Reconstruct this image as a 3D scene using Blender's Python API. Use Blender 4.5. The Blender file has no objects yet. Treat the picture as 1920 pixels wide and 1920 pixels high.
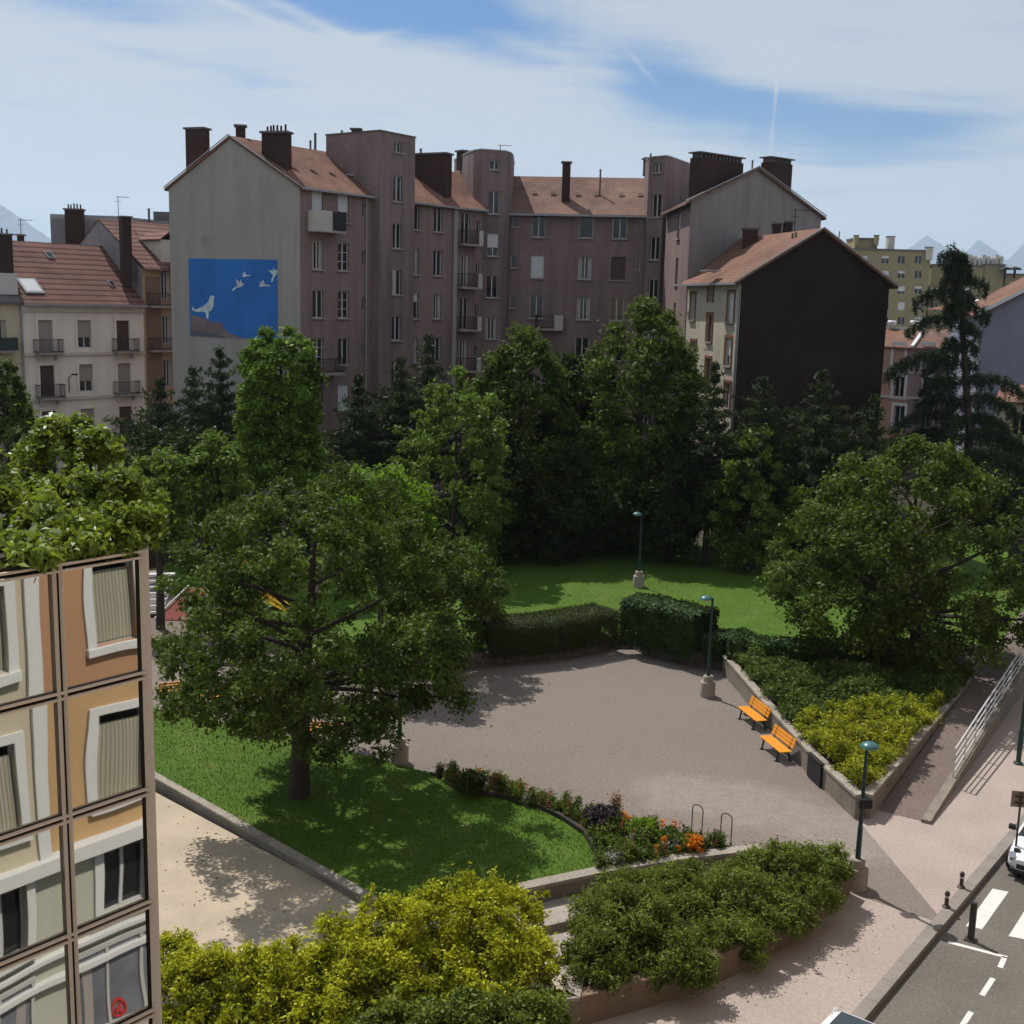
import bpy, math, random
import numpy as np
from mathutils import Vector, Matrix

random.seed(7)
rng = np.random.default_rng(11)
scene = bpy.context.scene
COL = scene.collection
PI = math.pi
R = math.radians

# ------------------------------------------------------------------ survey: camera of the photograph
F, TH, RO, H = 2215.0, R(10.0), 0.026, 15.0
_s, _c = math.sin(RO), math.cos(RO)
r0 = Vector((1, 0, 0)); u0 = Vector((0, math.sin(TH), math.cos(TH)))
FW = Vector((0, math.cos(TH), -math.sin(TH)))
CR = r0 * _c + u0 * _s
CU = u0 * _c - r0 * _s
EYE = Vector((0, 0, H))


def ray(x, y):
    return FW + CR * ((x - 960) / F) + CU * ((960 - y) / F)


def W(x, y, z=0.0):
    d = ray(x, y)
    return EYE + d * ((z - H) / d.z)


def P(x, y, Y):
    d = ray(x, y)
    return EYE + d * (Y / d.y)


def hit(x, y, p0, p1):
    """point where a sight line meets the upright plane through p0, p1 -> (u, z)"""
    d = ray(x, y)
    w = Vector((p1[0] - p0[0], p1[1] - p0[1], 0)).normalized()
    n = Vector((w.y, -w.x, 0))
    q = Vector((p0[0], p0[1], 0))
    t = (q - EYE).dot(n) / d.dot(n)
    p = EYE + d * t
    return (p - q).dot(w), p.z


# ------------------------------------------------------------------ materials
def nt_new(name):
    m = bpy.data.materials.new(name); m.use_nodes = True
    nt = m.node_tree
    b = nt.nodes['Principled BSDF']
    return m, nt, b


def setin(b, **k):
    for a, v in k.items():
        b.inputs[a.replace('_', ' ')].default_value = v


def rgba(c):
    return (c[0], c[1], c[2], 1)


def scale_c(c, f):
    return tuple(min(1, max(0, x * f)) for x in c)


def node(nt, t, **k):
    n = nt.nodes.new(t)
    for a, v in k.items():
        setattr(n, a, v)
    return n


def noise(nt, vec, scale, detail=4, rough=.55, stretch=None):
    n = node(nt, 'ShaderNodeTexNoise')
    n.inputs['Scale'].default_value = scale
    n.inputs['Detail'].default_value = detail
    n.inputs['Roughness'].default_value = rough
    if stretch:
        mp = node(nt, 'ShaderNodeMapping')
        mp.inputs['Scale'].default_value = stretch
        nt.links.new(vec, mp.inputs['Vector']); vec = mp.outputs['Vector']
    nt.links.new(vec, n.inputs['Vector'])
    return n.outputs['Fac']


def mixc(nt, fac, a, b, mode='MIX'):
    n = node(nt, 'ShaderNodeMix', data_type='RGBA', blend_type=mode)
    for sock, v in ((n.inputs[0], fac), (n.inputs[6], a), (n.inputs[7], b)):
        if hasattr(v, 'is_linked'):
            nt.links.new(v, sock)
        else:
            sock.default_value = v if isinstance(v, (int, float)) else rgba(v)
    return n.outputs[2]


def ramp(nt, fac, lo, hi, a=0.0, b=1.0):
    n = node(nt, 'ShaderNodeMapRange')
    n.inputs[1].default_value = lo; n.inputs[2].default_value = hi
    n.inputs[3].default_value = a; n.inputs[4].default_value = b
    nt.links.new(fac, n.inputs[0])
    return n.outputs[0]


def M(name, col, rough=.85, var=.18, sc=.6, fine=.12, fsc=25, bump=.15, bsc=40, streak=0.0, spec=.25, metal=0.0):
    m, nt, b = nt_new(name)
    vec = node(nt, 'ShaderNodeTexCoord').outputs['Object']
    n1 = ramp(nt, noise(nt, vec, sc, 5), .3, .7)
    c = mixc(nt, n1, scale_c(col, 1 - var), scale_c(col, 1 + var))
    n2 = ramp(nt, noise(nt, vec, fsc, 3), .3, .7)
    c = mixc(nt, n2, scale_c((1, 1, 1), 1 - fine), (1, 1, 1), 'MIX') if False else mixc(nt, fine, c, mixc(nt, n2, scale_c(col, .5), scale_c(col, 1.5)))
    if streak:
        n3 = ramp(nt, noise(nt, vec, 1.0, 4, .6, (1.6, 1.6, .12)), .45, .75, 0, streak)
        c = mixc(nt, n3, c, scale_c(col, .55))
    nt.links.new(c, b.inputs['Base Color'])
    setin(b, Roughness=rough, Metallic=metal)
    b.inputs['Specular IOR Level'].default_value = spec
    if bump:
        bp = node(nt, 'ShaderNodeBump'); bp.inputs['Strength'].default_value = bump; bp.inputs['Distance'].default_value = .02
        nt.links.new(noise(nt, vec, bsc, 4), bp.inputs['Height']); nt.links.new(bp.outputs['Normal'], b.inputs['Normal'])
    return m


def M_brick(name, c1, c2, mortar, bw, rh, ms, rough=.85, bump=.5, patch=.35, psc=.35, offset=.5):
    """tiles or bricks laid in the face's own UV metres"""
    m, nt, b = nt_new(name)
    tc = node(nt, 'ShaderNodeTexCoord')
    br = node(nt, 'ShaderNodeTexBrick'); br.offset = offset
    br.inputs['Color1'].default_value = rgba(c1); br.inputs['Color2'].default_value = rgba(c2); br.inputs['Mortar'].default_value = rgba(mortar)
    br.inputs['Scale'].default_value = 1.0; br.inputs['Mortar Size'].default_value = ms; br.inputs['Mortar Smooth'].default_value = .4
    br.inputs['Brick Width'].default_value = bw; br.inputs['Row Height'].default_value = rh; br.inputs['Bias'].default_value = -.1
    nt.links.new(tc.outputs['UV'], br.inputs['Vector'])
    n1 = ramp(nt, noise(nt, tc.outputs['Object'], psc, 6, .65), .35, .7)
    c = mixc(nt, patch, br.outputs['Color'], mixc(nt, n1, scale_c(c1, .45), scale_c(c2, 1.5)))
    nt.links.new(c, b.inputs['Base Color']); setin(b, Roughness=rough)
    b.inputs['Specular IOR Level'].default_value = .2
    bp = node(nt, 'ShaderNodeBump'); bp.inputs['Strength'].default_value = bump; bp.inputs['Distance'].default_value = .04
    inv = ramp(nt, br.outputs['Fac'], 0, 1, 1, 0)
    nt.links.new(inv, bp.inputs['Height']); nt.links.new(bp.outputs['Normal'], b.inputs['Normal'])
    return m


def M_leaf(name, dark, light, trans=.35, rough=.55, spec=.14):
    m, nt, b = nt_new(name)
    at = node(nt, 'ShaderNodeAttribute', attribute_name='tint')
    c = mixc(nt, at.outputs['Fac'], dark, light)
    nt.links.new(c, b.inputs['Base Color']); setin(b, Roughness=rough)
    b.inputs['Specular IOR Level'].default_value = spec
    tr = node(nt, 'ShaderNodeBsdfTranslucent')
    c2 = mixc(nt, .5, c, (light[0] * 1.5, light[1] * 1.45, light[2] * .6))
    nt.links.new(c2, tr.inputs['Color'])
    mx = node(nt, 'ShaderNodeMixShader'); mx.inputs[0].default_value = trans
    nt.links.new(b.outputs[0], mx.inputs[1]); nt.links.new(tr.outputs[0], mx.inputs[2])
    nt.links.new(mx.outputs[0], nt.nodes['Material Output'].inputs['Surface'])
    return m


def M_mirror(name, col):
    m, nt, b = nt_new(name)
    setin(b, Base_Color=rgba(col), Metallic=1.0, Roughness=.015)
    vec = node(nt, 'ShaderNodeTexCoord').outputs['Object']
    bp = node(nt, 'ShaderNodeBump'); bp.inputs['Strength'].default_value = 1.0; bp.inputs['Distance'].default_value = .013
    nt.links.new(noise(nt, vec, .62, 1, .3), bp.inputs['Height']); nt.links.new(bp.outputs['Normal'], b.inputs['Normal'])
    return m


MT = {}
MT['pink'] = M('pink_render', (.255, .18, .17), var=.17, streak=.6, sc=.22, fine=.2, fsc=4)
MT['tower'] = M('tower_render', (.235, .172, .165), var=.18, streak=.8, sc=.3, fine=.2, fsc=4)
MT['pinksill'] = M('sill_stone', (.34, .29, .27), var=.1)
MT['gable'] = M('grey_render', (.335, .318, .295), var=.07, streak=.4, sc=.2)
MT['rgable'] = M('grey_render_old', (.265, .24, .232), var=.12, streak=.5, sc=.2)
MT['blue'] = M('mural_blue', (.032, .165, .50), var=.14, streak=.3, sc=.5, bump=0)
MT['bird'] = M('mural_white', (.50, .58, .64), var=.3, sc=2, bump=0)
MT['muralroof'] = M('mural_grey', (.13, .13, .17), var=.2, bump=0)
MT['muralroof2'] = M('mural_brown', (.21, .17, .17), var=.2, bump=0)
MT['white'] = M('white_paint', (.68, .68, .67), rough=.5, var=.05, bump=0)
MT['frame'] = M('window_white', (.58, .57, .56), rough=.5, var=.06, bump=0)
MT['blind'] = M('blind_white', (.62, .63, .65), rough=.6, var=.06, bump=0)
MT['pane'] = M('window_glass', (.015, .017, .02), rough=.06, var=.2, bump=0, spec=.6)
MT['dark'] = M('dark_opening', (.02, .018, .018), rough=.7, bump=0)
MT['shutterbrown'] = M('shutter_brown', (.09, .05, .045), rough=.6, var=.1, bump=0)
MT['greyblind'] = M('grey_beige_blind', (.36, .32, .29), rough=.7, var=.1, bump=0)
MT['stain'] = M('render_stain', (.27, .26, .245), var=.15, bump=0)
MT['curtain'] = M('curtain_cloth', (.42, .40, .36), rough=.9, var=.12, sc=1, bump=0)
MT['brickchim'] = M_brick('chimney_brick', (.05, .026, .021), (.072, .035, .028), (.045, .036, .033), .22, .07, .012)
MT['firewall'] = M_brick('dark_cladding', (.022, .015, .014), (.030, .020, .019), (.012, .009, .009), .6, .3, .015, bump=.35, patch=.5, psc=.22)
MT['tile'] = M_brick('roof_tile', (.18, .088, .060), (.245, .130, .092), (.07, .038, .03), .30, .36, .035, patch=.4)
MT['tilegrey'] = M_brick('roof_tile_weathered', (.185, .108, .082), (.245, .148, .112), (.09, .055, .043), .30, .36, .03, patch=.45)
MT['tilered'] = M_brick('roof_tile_red', (.175, .09, .062), (.235, .125, .088), (.075, .04, .03), .30, .36, .03, patch=.35)
MT['tileband'] = M_brick('roof_tile_banded', (.175, .088, .068), (.225, .115, .09), (.05, .026, .024), 60.0, .62, .13, patch=.3)
MT['zinc'] = M('zinc_sheet', (.33, .34, .36), rough=.5, var=.12, metal=.2, bump=0)
MT['tar'] = M('flat_roof_felt', (.13, .12, .12), var=.2)
MT['iron'] = M('black_iron', (.02, .02, .022), rough=.5, var=.1, bump=0)
MT['brownrail'] = M('brown_railing', (.06, .03, .028), rough=.6, var=.1, bump=0)
MT['whitehouse'] = M('white_house_render', (.86, .80, .70), var=.05, streak=.25, sc=.4)
MT['cornice'] = M('cornice_stone', (.62, .57, .50), var=.1, streak=.3)
MT['yellowhouse'] = M('yellow_house_render', (.58, .52, .38), var=.08, streak=.3)
MT['ochre'] = M('ochre_render', (.48, .33, .2), var=.1, streak=.3)
MT['brownpanel'] = M('brown_render', (.22, .14, .10), var=.1, streak=.2)
MT['greywall'] = M('grey_wall', (.24, .235, .24), var=.12, streak=.4)
MT['cream'] = M('cream_render', (.52, .47, .36), var=.12, streak=.4, sc=.5)
MT['brickred'] = M('brick_surround', (.22, .095, .055), var=.15)
MT['yellowblock'] = M('yellow_block_render', (.29, .255, .145), var=.06, streak=.15)
MT['paleconcrete'] = M('pale_concrete', (.5, .48, .44), var=.12)
MT['salmon'] = M('salmon_render', (.50, .30, .23), var=.1, streak=.2)
MT['salmonshade'] = M('salmon_render_shaded', (.36, .26, .25), var=.1, streak=.2)  # salmon house's unlit right wall: shade put into the render colour
MT['bluegrey'] = M('bluegrey_render', (.24, .25, .32), var=.06, streak=.15)
MT['orangewall'] = M('orange_render', (.50, .275, .15), var=.06, sc=.4, streak=.12, bump=.05)
MT['amberwall'] = M('amber_render', (.58, .37, .18), var=.06, sc=.4, streak=.12, bump=.05)
MT['creamwall'] = M('pale_cream_render', (.62, .54, .38), var=.05, sc=.4, streak=.12, bump=.05)
MT['lowwall'] = M('pale_lower_render', (.52, .51, .41), var=.05, sc=.4, streak=.15, bump=.05)
MT['surround'] = M('window_surround', (.72, .70, .66), var=.04, bump=.05)
MT['louvre'] = M_brick('beige_blind', (.40, .37, .27), (.46, .43, .33), (.22, .20, .14), .085, 40.0, .012, patch=.1, offset=0.0)
MT['shop'] = M('shop_glass', (.17, .18, .20), rough=.1, var=.4, sc=1, bump=0)
MT['red'] = M('red_paint', (.55, .04, .03), rough=.5, var=.08, bump=0)
MT['yellow'] = M('yellow_paint', (.75, .45, .03), rough=.5, var=.08, bump=0)
MT['redrubber'] = M('red_rubber', (.24, .06, .045), rough=.8, var=.12)
MT['mirror'] = M_mirror('mirror_glass', (.56, .56, .54))
MT['mullion'] = M('mullion_aluminium', (.60, .51, .46), rough=.5, var=.06, bump=0)
MT['gasket'] = M('mullion_gap', (.03, .025, .022), rough=.7, bump=0)
MT['lamp'] = M('lamp_green_paint', (.018, .045, .042), rough=.4, var=.12, bump=0, spec=.4)
MT['shade'] = M('lamp_teal_shade', (.04, .135, .13), rough=.35, var=.1, bump=0, spec=.5)
MT['diffuser'] = M('lamp_diffuser', (.6, .62, .6), rough=.4, bump=0)
MT['concrete'] = M('concrete', (.34, .29, .25), var=.16, sc=1.5, streak=.35, fine=.2)
MT['wallconc'] = M('retaining_concrete', (.22, .19, .155), var=.25, sc=1.1, streak=.55, fine=.25)
MT['wallcap'] = M('wall_coping', (.30, .265, .22), var=.3, sc=1.6, fine=.35, fsc=9)
MT['wallrust'] = M('rusty_wall', (.20, .14, .10), var=.3, sc=.9, streak=.5, fine=.25)
MT['bench'] = M('orange_slat', (.80, .30, .02), rough=.5, var=.08, bump=0, spec=.35)
MT['steelwhite'] = M('white_tube', (.6, .6, .6), rough=.4, var=.06, bump=0)
MT['bollard'] = M('brown_steel', (.06, .045, .04), rough=.5, var=.12, bump=0)
MT['bark'] = M('bark', (.05, .039, .032), var=.3, sc=3, bump=.6, bsc=18, fine=.3)
MT['soil'] = M('soil', (.05, .04, .03), var=.3, sc=2)
MT['carwhite'] = M('car_white', (.72, .73, .75), rough=.22, var=.02, fine=.02, bump=0, spec=.6)
MT['cargrey'] = M('car_grey', (.22, .23, .25), rough=.25, var=.02, fine=.02, bump=0, spec=.6)
MT['carred'] = M('car_red', (.3, .03, .03), rough=.25, var=.02, fine=.02, bump=0, spec=.6)
MT['glass'] = M('car_glass', (.025, .035, .04), rough=.05, bump=0, var=.05, spec=.7)
MT['tyre'] = M('tyre', (.02, .02, .02), rough=.8, bump=0)
MT['chrome'] = M('chrome', (.6, .6, .62), rough=.15, metal=.9, bump=0, var=.02)
MT['plastic'] = M('black_plastic', (.025, .025, .027), rough=.5, bump=0)
MT['signback'] = M('sign_back', (.24, .20, .15), rough=.6, var=.08, bump=0, metal=.2)
MT['road'] = M('asphalt', (.145, .132, .115), var=.26, sc=.45, fine=.4, fsc=13, bump=.25, bsc=120, rough=.9)
MT['paint'] = M('road_paint', (.68, .66, .63), var=.1, sc=3, fine=.25, fsc=18, bump=0)
MT['pave'] = M('pink_pavement', (.36, .30, .262), var=.11, sc=.45, fine=.24, fsc=11, bump=.2, bsc=90, rough=.9)
MT['ramp'] = M('ramp_asphalt', (.165, .128, .11), var=.14, sc=.5, fine=.35, fsc=11, bump=.25, bsc=110, rough=.9)
MT['kerb'] = M('kerb_granite', (.24, .215, .19), var=.15, sc=1.2, fine=.3)
MT['sand'] = M('sand_court', (.42, .35, .258), var=.16, sc=.8, fine=.25, fsc=35)
MT['ground'] = M('city_ground', (.24, .215, .185), var=.3, sc=.05)


def M_plaza():
    m, nt, b = nt_new('plaza_gravel')
    vec = node(nt, 'ShaderNodeTexCoord').outputs['Object']
    base = (.194, .163, .139)
    big = ramp(nt, noise(nt, vec, .16, 5, .6), .35, .68)
    c = mixc(nt, big, scale_c(base, .9), scale_c(base, 1.1))
    # scuffed paler sweep where people walk in from the street
    w = W(1440, 1515)
    dist = None
    for px, py in ((1290, 1490), (1370, 1500), (1450, 1518), (1520, 1540), (1590, 1575)):
        w = W(px, py)
        d = node(nt, 'ShaderNodeVectorMath', operation='DISTANCE'); d.inputs[1].default_value = (w.x, w.y, 0)
        nt.links.new(vec, d.inputs[0])
        if dist is None: dist = d.outputs['Value']
        else:
            mn = node(nt, 'ShaderNodeMath', operation='SMOOTH_MIN'); nt.links.new(dist, mn.inputs[0]); nt.links.new(d.outputs['Value'], mn.inputs[1]); mn.inputs[2].default_value = .6; dist = mn.outputs[0]
    wob = node(nt, 'ShaderNodeMath', operation='ADD'); nt.links.new(dist, wob.inputs[0]); nt.links.new(ramp(nt, noise(nt, vec, .8, 5, .7), .2, .8, -.7, .7), wob.inputs[1])
    fall = ramp(nt, wob.outputs[0], 1.1, 2.0, 1, 0)
    ragged = ramp(nt, noise(nt, vec, 2.2, 6, .75), .30, .60, .25, 1)
    f = node(nt, 'ShaderNodeMath', operation='MULTIPLY'); nt.links.new(fall, f.inputs[0]); nt.links.new(ragged, f.inputs[1])
    g = node(nt, 'ShaderNodeMath', operation='MULTIPLY'); nt.links.new(f.outputs[0], g.inputs[0]); g.inputs[1].default_value = .95
    c = mixc(nt, g.outputs[0], c, (.33, .30, .272))
    grit = ramp(nt, noise(nt, vec, 9, 5, .85), .32, .68)
    c = mixc(nt, .5, c, mixc(nt, grit, scale_c(base, .45), scale_c(base, 1.55)))
    spot = ramp(nt, noise(nt, vec, 3.2, 2, .4), .70, .78, 0, .5)
    c = mixc(nt, spot, c, scale_c(base, .6))
    tr = ramp(nt, noise(nt, vec, .9, 5, .6, (.25, 1.5, 1)), .55, .8, 0, .25)
    c = mixc(nt, tr, c, scale_c(base, 1.3))
    nt.links.new(c, b.inputs['Base Color']); setin(b, Roughness=.92)
    b.inputs['Specular IOR Level'].default_value = .2
    bp = node(nt, 'ShaderNodeBump'); bp.inputs['Strength'].default_value = .3; bp.inputs['Distance'].default_value = .02
    nt.links.new(noise(nt, vec, 40, 4), bp.inputs['Height']); nt.links.new(bp.outputs['Normal'], b.inputs['Normal'])
    return m


def M_stone():
    m, nt, b = nt_new('rubble_stone')
    vec = node(nt, 'ShaderNodeTexCoord').outputs['Object']
    v = node(nt, 'ShaderNodeTexVoronoi'); v.inputs['Scale'].default_value = 3.2
    nt.links.new(vec, v.inputs['Vector'])
    e = node(nt, 'ShaderNodeTexVoronoi', feature='DISTANCE_TO_EDGE'); e.inputs['Scale'].default_value = 3.2
    nt.links.new(vec, e.inputs['Vector'])
    c = mixc(nt, v.outputs['Color'], (.10, .088, .075), (.17, .15, .132))
    c = mixc(nt, ramp(nt, e.outputs['Distance'], 0, .08), (.075, .066, .058), c)
    nt.links.new(c, b.inputs['Base Color']); setin(b, Roughness=.9)
    bp = node(nt, 'ShaderNodeBump'); bp.inputs['Strength'].default_value = .8; bp.inputs['Distance'].default_value = .06
    nt.links.new(ramp(nt, e.outputs['Distance'], 0, .15), bp.inputs['Height']); nt.links.new(bp.outputs['Normal'], b.inputs['Normal'])
    return m


def M_grass():
    m, nt, b = nt_new('lawn_turf')
    vec = node(nt, 'ShaderNodeTexCoord').outputs['Object']
    a = (.054, .112, .008); c2 = (.082, .150, .012)
    c = mixc(nt, ramp(nt, noise(nt, vec, .35, 6, .65), .35, .68), a, c2)
    c = mixc(nt, .4, c, mixc(nt, ramp(nt, noise(nt, vec, 9, 4, .7), .3, .7), (.036, .078, .008), (.10, .165, .022)))
    dry = ramp(nt, noise(nt, vec, .7, 5, .7), .54, .74, 0, .55)
    c = mixc(nt, dry, c, (.15, .16, .05))
    nt.links.new(c, b.inputs['Base Color']); setin(b, Roughness=.8)
    b.inputs['Specular IOR Level'].default_value = .15
    bp = node(nt, 'ShaderNodeBump'); bp.inputs['Strength'].default_value = .5; bp.inputs['Distance'].default_value = .05
    nt.links.new(noise(nt, vec, 22, 4), bp.inputs['Height']); nt.links.new(bp.outputs['Normal'], b.inputs['Normal'])
    return m


MT['plaza'] = M_plaza(); MT['stone'] = M_stone(); MT['turf'] = M_grass()
MT['mountain'] = M('mountain_rock_hazed', (.05, .07, .11), var=.25, sc=.002, bump=0)  # rock tinted blue: part of the distance haze sits in this colour
LF = {
    'cherry': M_leaf('leaf_cherry', (.011, .025, .005), (.12, .185, .030), .26),
    'olive': M_leaf('leaf_olive', (.011, .024, .005), (.12, .18, .028), .26),
    'bright': M_leaf('leaf_bright', (.045, .095, .012), (.2, .33, .03), .4),
    'mid': M_leaf('leaf_mid', (.014, .034, .007), (.20, .30, .05), .26),
    'poplar': M_leaf('leaf_poplar', (.012, .030, .005), (.20, .33, .04), .2),
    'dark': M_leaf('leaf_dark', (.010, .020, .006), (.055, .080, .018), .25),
    'conifer': M_leaf('needle_dark', (.012, .022, .010), (.055, .082, .030), .14, .6),
    'cedar': M_leaf('needle_cedar', (.014, .025, .014), (.042, .064, .028), .1, .6),
    'roof': M_leaf('leaf_roof_shrub', (.018, .042, .007), (.25, .34, .05), .34, .4, .35),
    'gold': M_leaf('leaf_golden', (.022, .056, .005), (.57, .59, .035), .3),
    'juniper': M_leaf('leaf_low_shrub', (.028, .050, .010), (.22, .28, .05), .32, .5),
    'lime': M_leaf('leaf_lime', (.06, .09, .010), (.42, .45, .035), .3),
    'laurel': M_leaf('leaf_laurel', (.014, .036, .010), (.065, .11, .03), .15, .5, .1),
    'box': M_leaf('leaf_box', (.022, .036, .010), (.065, .085, .02), .2),
    'cover': M_leaf('leaf_cover', (.026, .060, .014), (.13, .19, .04), .28),
    'grass': M_leaf('grass_blade', (.044, .092, .008), (.095, .165, .018), .25, .6),
    'flower': M_leaf('leaf_flowerbed', (.04, .07, .015), (.13, .19, .035), .3),
    'orangef': M_leaf('petal_orange', (.5, .12, .01), (.85, .3, .02), .3),
    'redf': M_leaf('petal_red', (.16, .035, .03), (.36, .10, .075), .3),
    'purple': M_leaf('leaf_purple', (.024, .022, .022), (.075, .055, .065), .2),
    'silver': M_leaf('leaf_silver', (.2, .22, .2), (.42, .45, .42), .2),
    'rust': M_leaf('leaf_rust', (.12, .06, .03), (.3, .16, .09), .25),
}

# ------------------------------------------------------------------ mesh builder and object helpers
def V3(p):
    return Vector((p[0], p[1], p[2] if len(p) > 2 else 0))


class MB:
    def __init__(s):
        s.v = []; s.f = []; s.uv = []; s.sm = []

    def face(s, pts, uv=None, smooth=False):
        i = len(s.v); s.v += [tuple(p) for p in pts]
        s.f.append(tuple(range(i, i + len(pts))))
        if uv is None:
            a, b, c = Vector(pts[0]), Vector(pts[1]), Vector(pts[2])
            n = (b - a).cross(c - a)
            if abs(n.z) > .98 * n.length:
                uv = [(p[0], p[1]) for p in pts]
            else:
                ux = Vector((-n.y, n.x, 0)).normalized(); vy = n.normalized().cross(ux) if n.length else Vector((0, 0, 1))
                if vy.z < 0: vy = -vy
                uv = [(Vector(p).dot(ux), Vector(p).dot(vy)) for p in pts]
        s.uv += uv; s.sm.append(smooth)

    def box(s, c, size, ang=0.0, M4=None):
        hx, hy, hz = size[0] / 2, size[1] / 2, size[2] / 2
        m = M4 or (Matrix.Translation(Vector(c)) @ Matrix.Rotation(ang, 4, 'Z'))
        p = [m @ Vector((sx * hx, sy * hy, sz * hz)) for sx, sy, sz in
             ((-1, -1, -1), (1, -1, -1), (1, 1, -1), (-1, 1, -1), (-1, -1, 1), (1, -1, 1), (1, 1, 1), (-1, 1, 1))]
        for q in ((0, 3, 2, 1), (4, 5, 6, 7), (0, 1, 5, 4), (1, 2, 6, 5), (2, 3, 7, 6), (3, 0, 4, 7)):
            s.face([p[k] for k in q])
        return s

    def bar(s, a, b, w, h):
        a, b = Vector(a), Vector(b); d = b - a; L = d.length
        q = d.to_track_quat('X', 'Z').to_matrix().to_4x4()
        return s.box(None, (L, w, h), M4=Matrix.Translation((a + b) / 2) @ q)

    def prism(s, poly, z0, z1, top=True, bottom=False):
        n = len(poly)
        ar = sum(poly[i][0] * poly[(i + 1) % n][1] - poly[(i + 1) % n][0] * poly[i][1] for i in range(n))
        pl = list(poly) if ar > 0 else list(poly)[::-1]
        zz = (lambda p: z1) if not callable(z1) else z1
        zb = (lambda p: z0) if not callable(z0) else z0
        T = [(p[0], p[1], zz(p)) for p in pl]; B = [(p[0], p[1], zb(p)) for p in pl]
        if top: s.face(T)
        if bottom: s.face(B[::-1])
        run = 0
        for i in range(n):
            j = (i + 1) % n
            L = math.hypot(pl[j][0] - pl[i][0], pl[j][1] - pl[i][1])
            s.face([B[i], B[j], T[j], T[i]], [(run, B[i][2]), (run + L, B[j][2]), (run + L, T[j][2]), (run, T[i][2])])
            run += L
        return s

    def cyl(s, a, b, ra, rb=None, n=10, caps=True, smooth=True):
        rb = ra if rb is None else rb
        a, b = Vector(a), Vector(b); d = (b - a)
        if d.length < 1e-6: return s
        q = d.to_track_quat('Z', 'Y')
        ring = [(math.cos(2 * PI * k / n), math.sin(2 * PI * k / n)) for k in range(n)]
        A = [a + q @ Vector((x * ra, y * ra, 0)) for x, y in ring]; B = [b + q @ Vector((x * rb, y * rb, 0)) for x, y in ring]
        for k in range(n):
            j = (k + 1) % n
            s.face([A[k], A[j], B[j], B[k]], smooth=smooth)
        if caps:
            s.face(A[::-1]); s.face(B)
        return s

    def tube(s, pts, r, n=8):
        rr = r if isinstance(r, (list, tuple)) else [r] * len(pts)
        for i in range(len(pts) - 1):
            s.cyl(pts[i], pts[i + 1], rr[i], rr[i + 1], n, caps=(i in (0, len(pts) - 2)))
        return s

    def lathe(s, c, prof, n=20):
        c = Vector(c)
        for (ra, za), (rb, zb) in zip(prof[:-1], prof[1:]):
            for k in range(n):
                a0, a1 = 2 * PI * k / n, 2 * PI * (k + 1) / n
                pts = [c + Vector((ra * math.cos(a0), ra * math.sin(a0), za)), c + Vector((ra * math.cos(a1), ra * math.sin(a1), za)),
                       c + Vector((rb * math.cos(a1), rb * math.sin(a1), zb)), c + Vector((rb * math.cos(a0), rb * math.sin(a0), zb))]
                if ra < 1e-5: pts = pts[1:] if False else [pts[0], pts[2], pts[3]]
                elif rb < 1e-5: pts = pts[:3]
                s.face(pts, smooth=True)
        return s

    def mesh(s, name, mat, origin=(0, 0, 0), weld=True):
        me = bpy.data.meshes.new(name)
        o = Vector(origin)
        me.from_pydata([Vector(v) - o for v in s.v], [], s.f)
        uvl = me.uv_layers.new(name='UVMap')
        for i, uv in enumerate(s.uv): uvl.data[i].uv = uv
        me.polygons.foreach_set('use_smooth', s.sm)
        me.materials.append(MT[mat] if isinstance(mat, str) else mat)
        if weld and any(s.sm):
            import bmesh
            bm = bmesh.new(); bm.from_mesh(me); bmesh.ops.remove_doubles(bm, verts=bm.verts, dist=1e-4); bm.to_mesh(me); bm.free()
            if hasattr(me, 'set_sharp_from_angle'): me.set_sharp_from_angle(angle=R(40))
        me.update()
        return me

    def build(s, name, mat, parent=None, origin=None, **tags):
        if origin is None: origin = root_loc(parent)
        o = bpy.data.objects.new(name, s.mesh(name, mat, origin))
        COL.objects.link(o)
        if parent is not None: o.parent = parent
        elif origin is not None: o.location = origin
        for k, v in tags.items(): o[k] = v
        return o


def root_loc(o):
    if o is None: return Vector((0, 0, 0))
    v = Vector((0, 0, 0))
    while o is not None:
        v = v + Vector(o.location); o = o.parent
    return v


def thing(name, label, cat, loc=(0, 0, 0), rz=0.0, group=None):
    o = bpy.data.objects.new(name, None); COL.objects.link(o)
    o.empty_display_size = .2
    o.location = V3(loc); o.rotation_euler = (0, 0, rz)
    o['label'] = label; o['category'] = cat
    if group: o['group'] = group
    return o


def copy_tree(o, parent=None):
    c = o.copy(); COL.objects.link(c)
    if parent is not None: c.parent = parent
    for ch in list(o.children): copy_tree(ch, c)
    return c


def structure(name, mb, mat):
    return mb.build(name, mat, None, Vector((0, 0, 0)), kind='structure')


def in_poly(n, poly):
    xs = [p[0] for p in poly]; ys = [p[1] for p in poly]; out = []
    while len(out) < n:
        x, y = random.uniform(min(xs), max(xs)), random.uniform(min(ys), max(ys)); c = False
        for i in range(len(poly)):
            (x1, y1), (x2, y2) = poly[i], poly[i - 1]
            if (y1 > y) != (y2 > y) and x < (x2 - x1) * (y - y1) / (y2 - y1) + x1: c = not c
        if c: out.append((x, y))
    return np.array(out)


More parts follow.
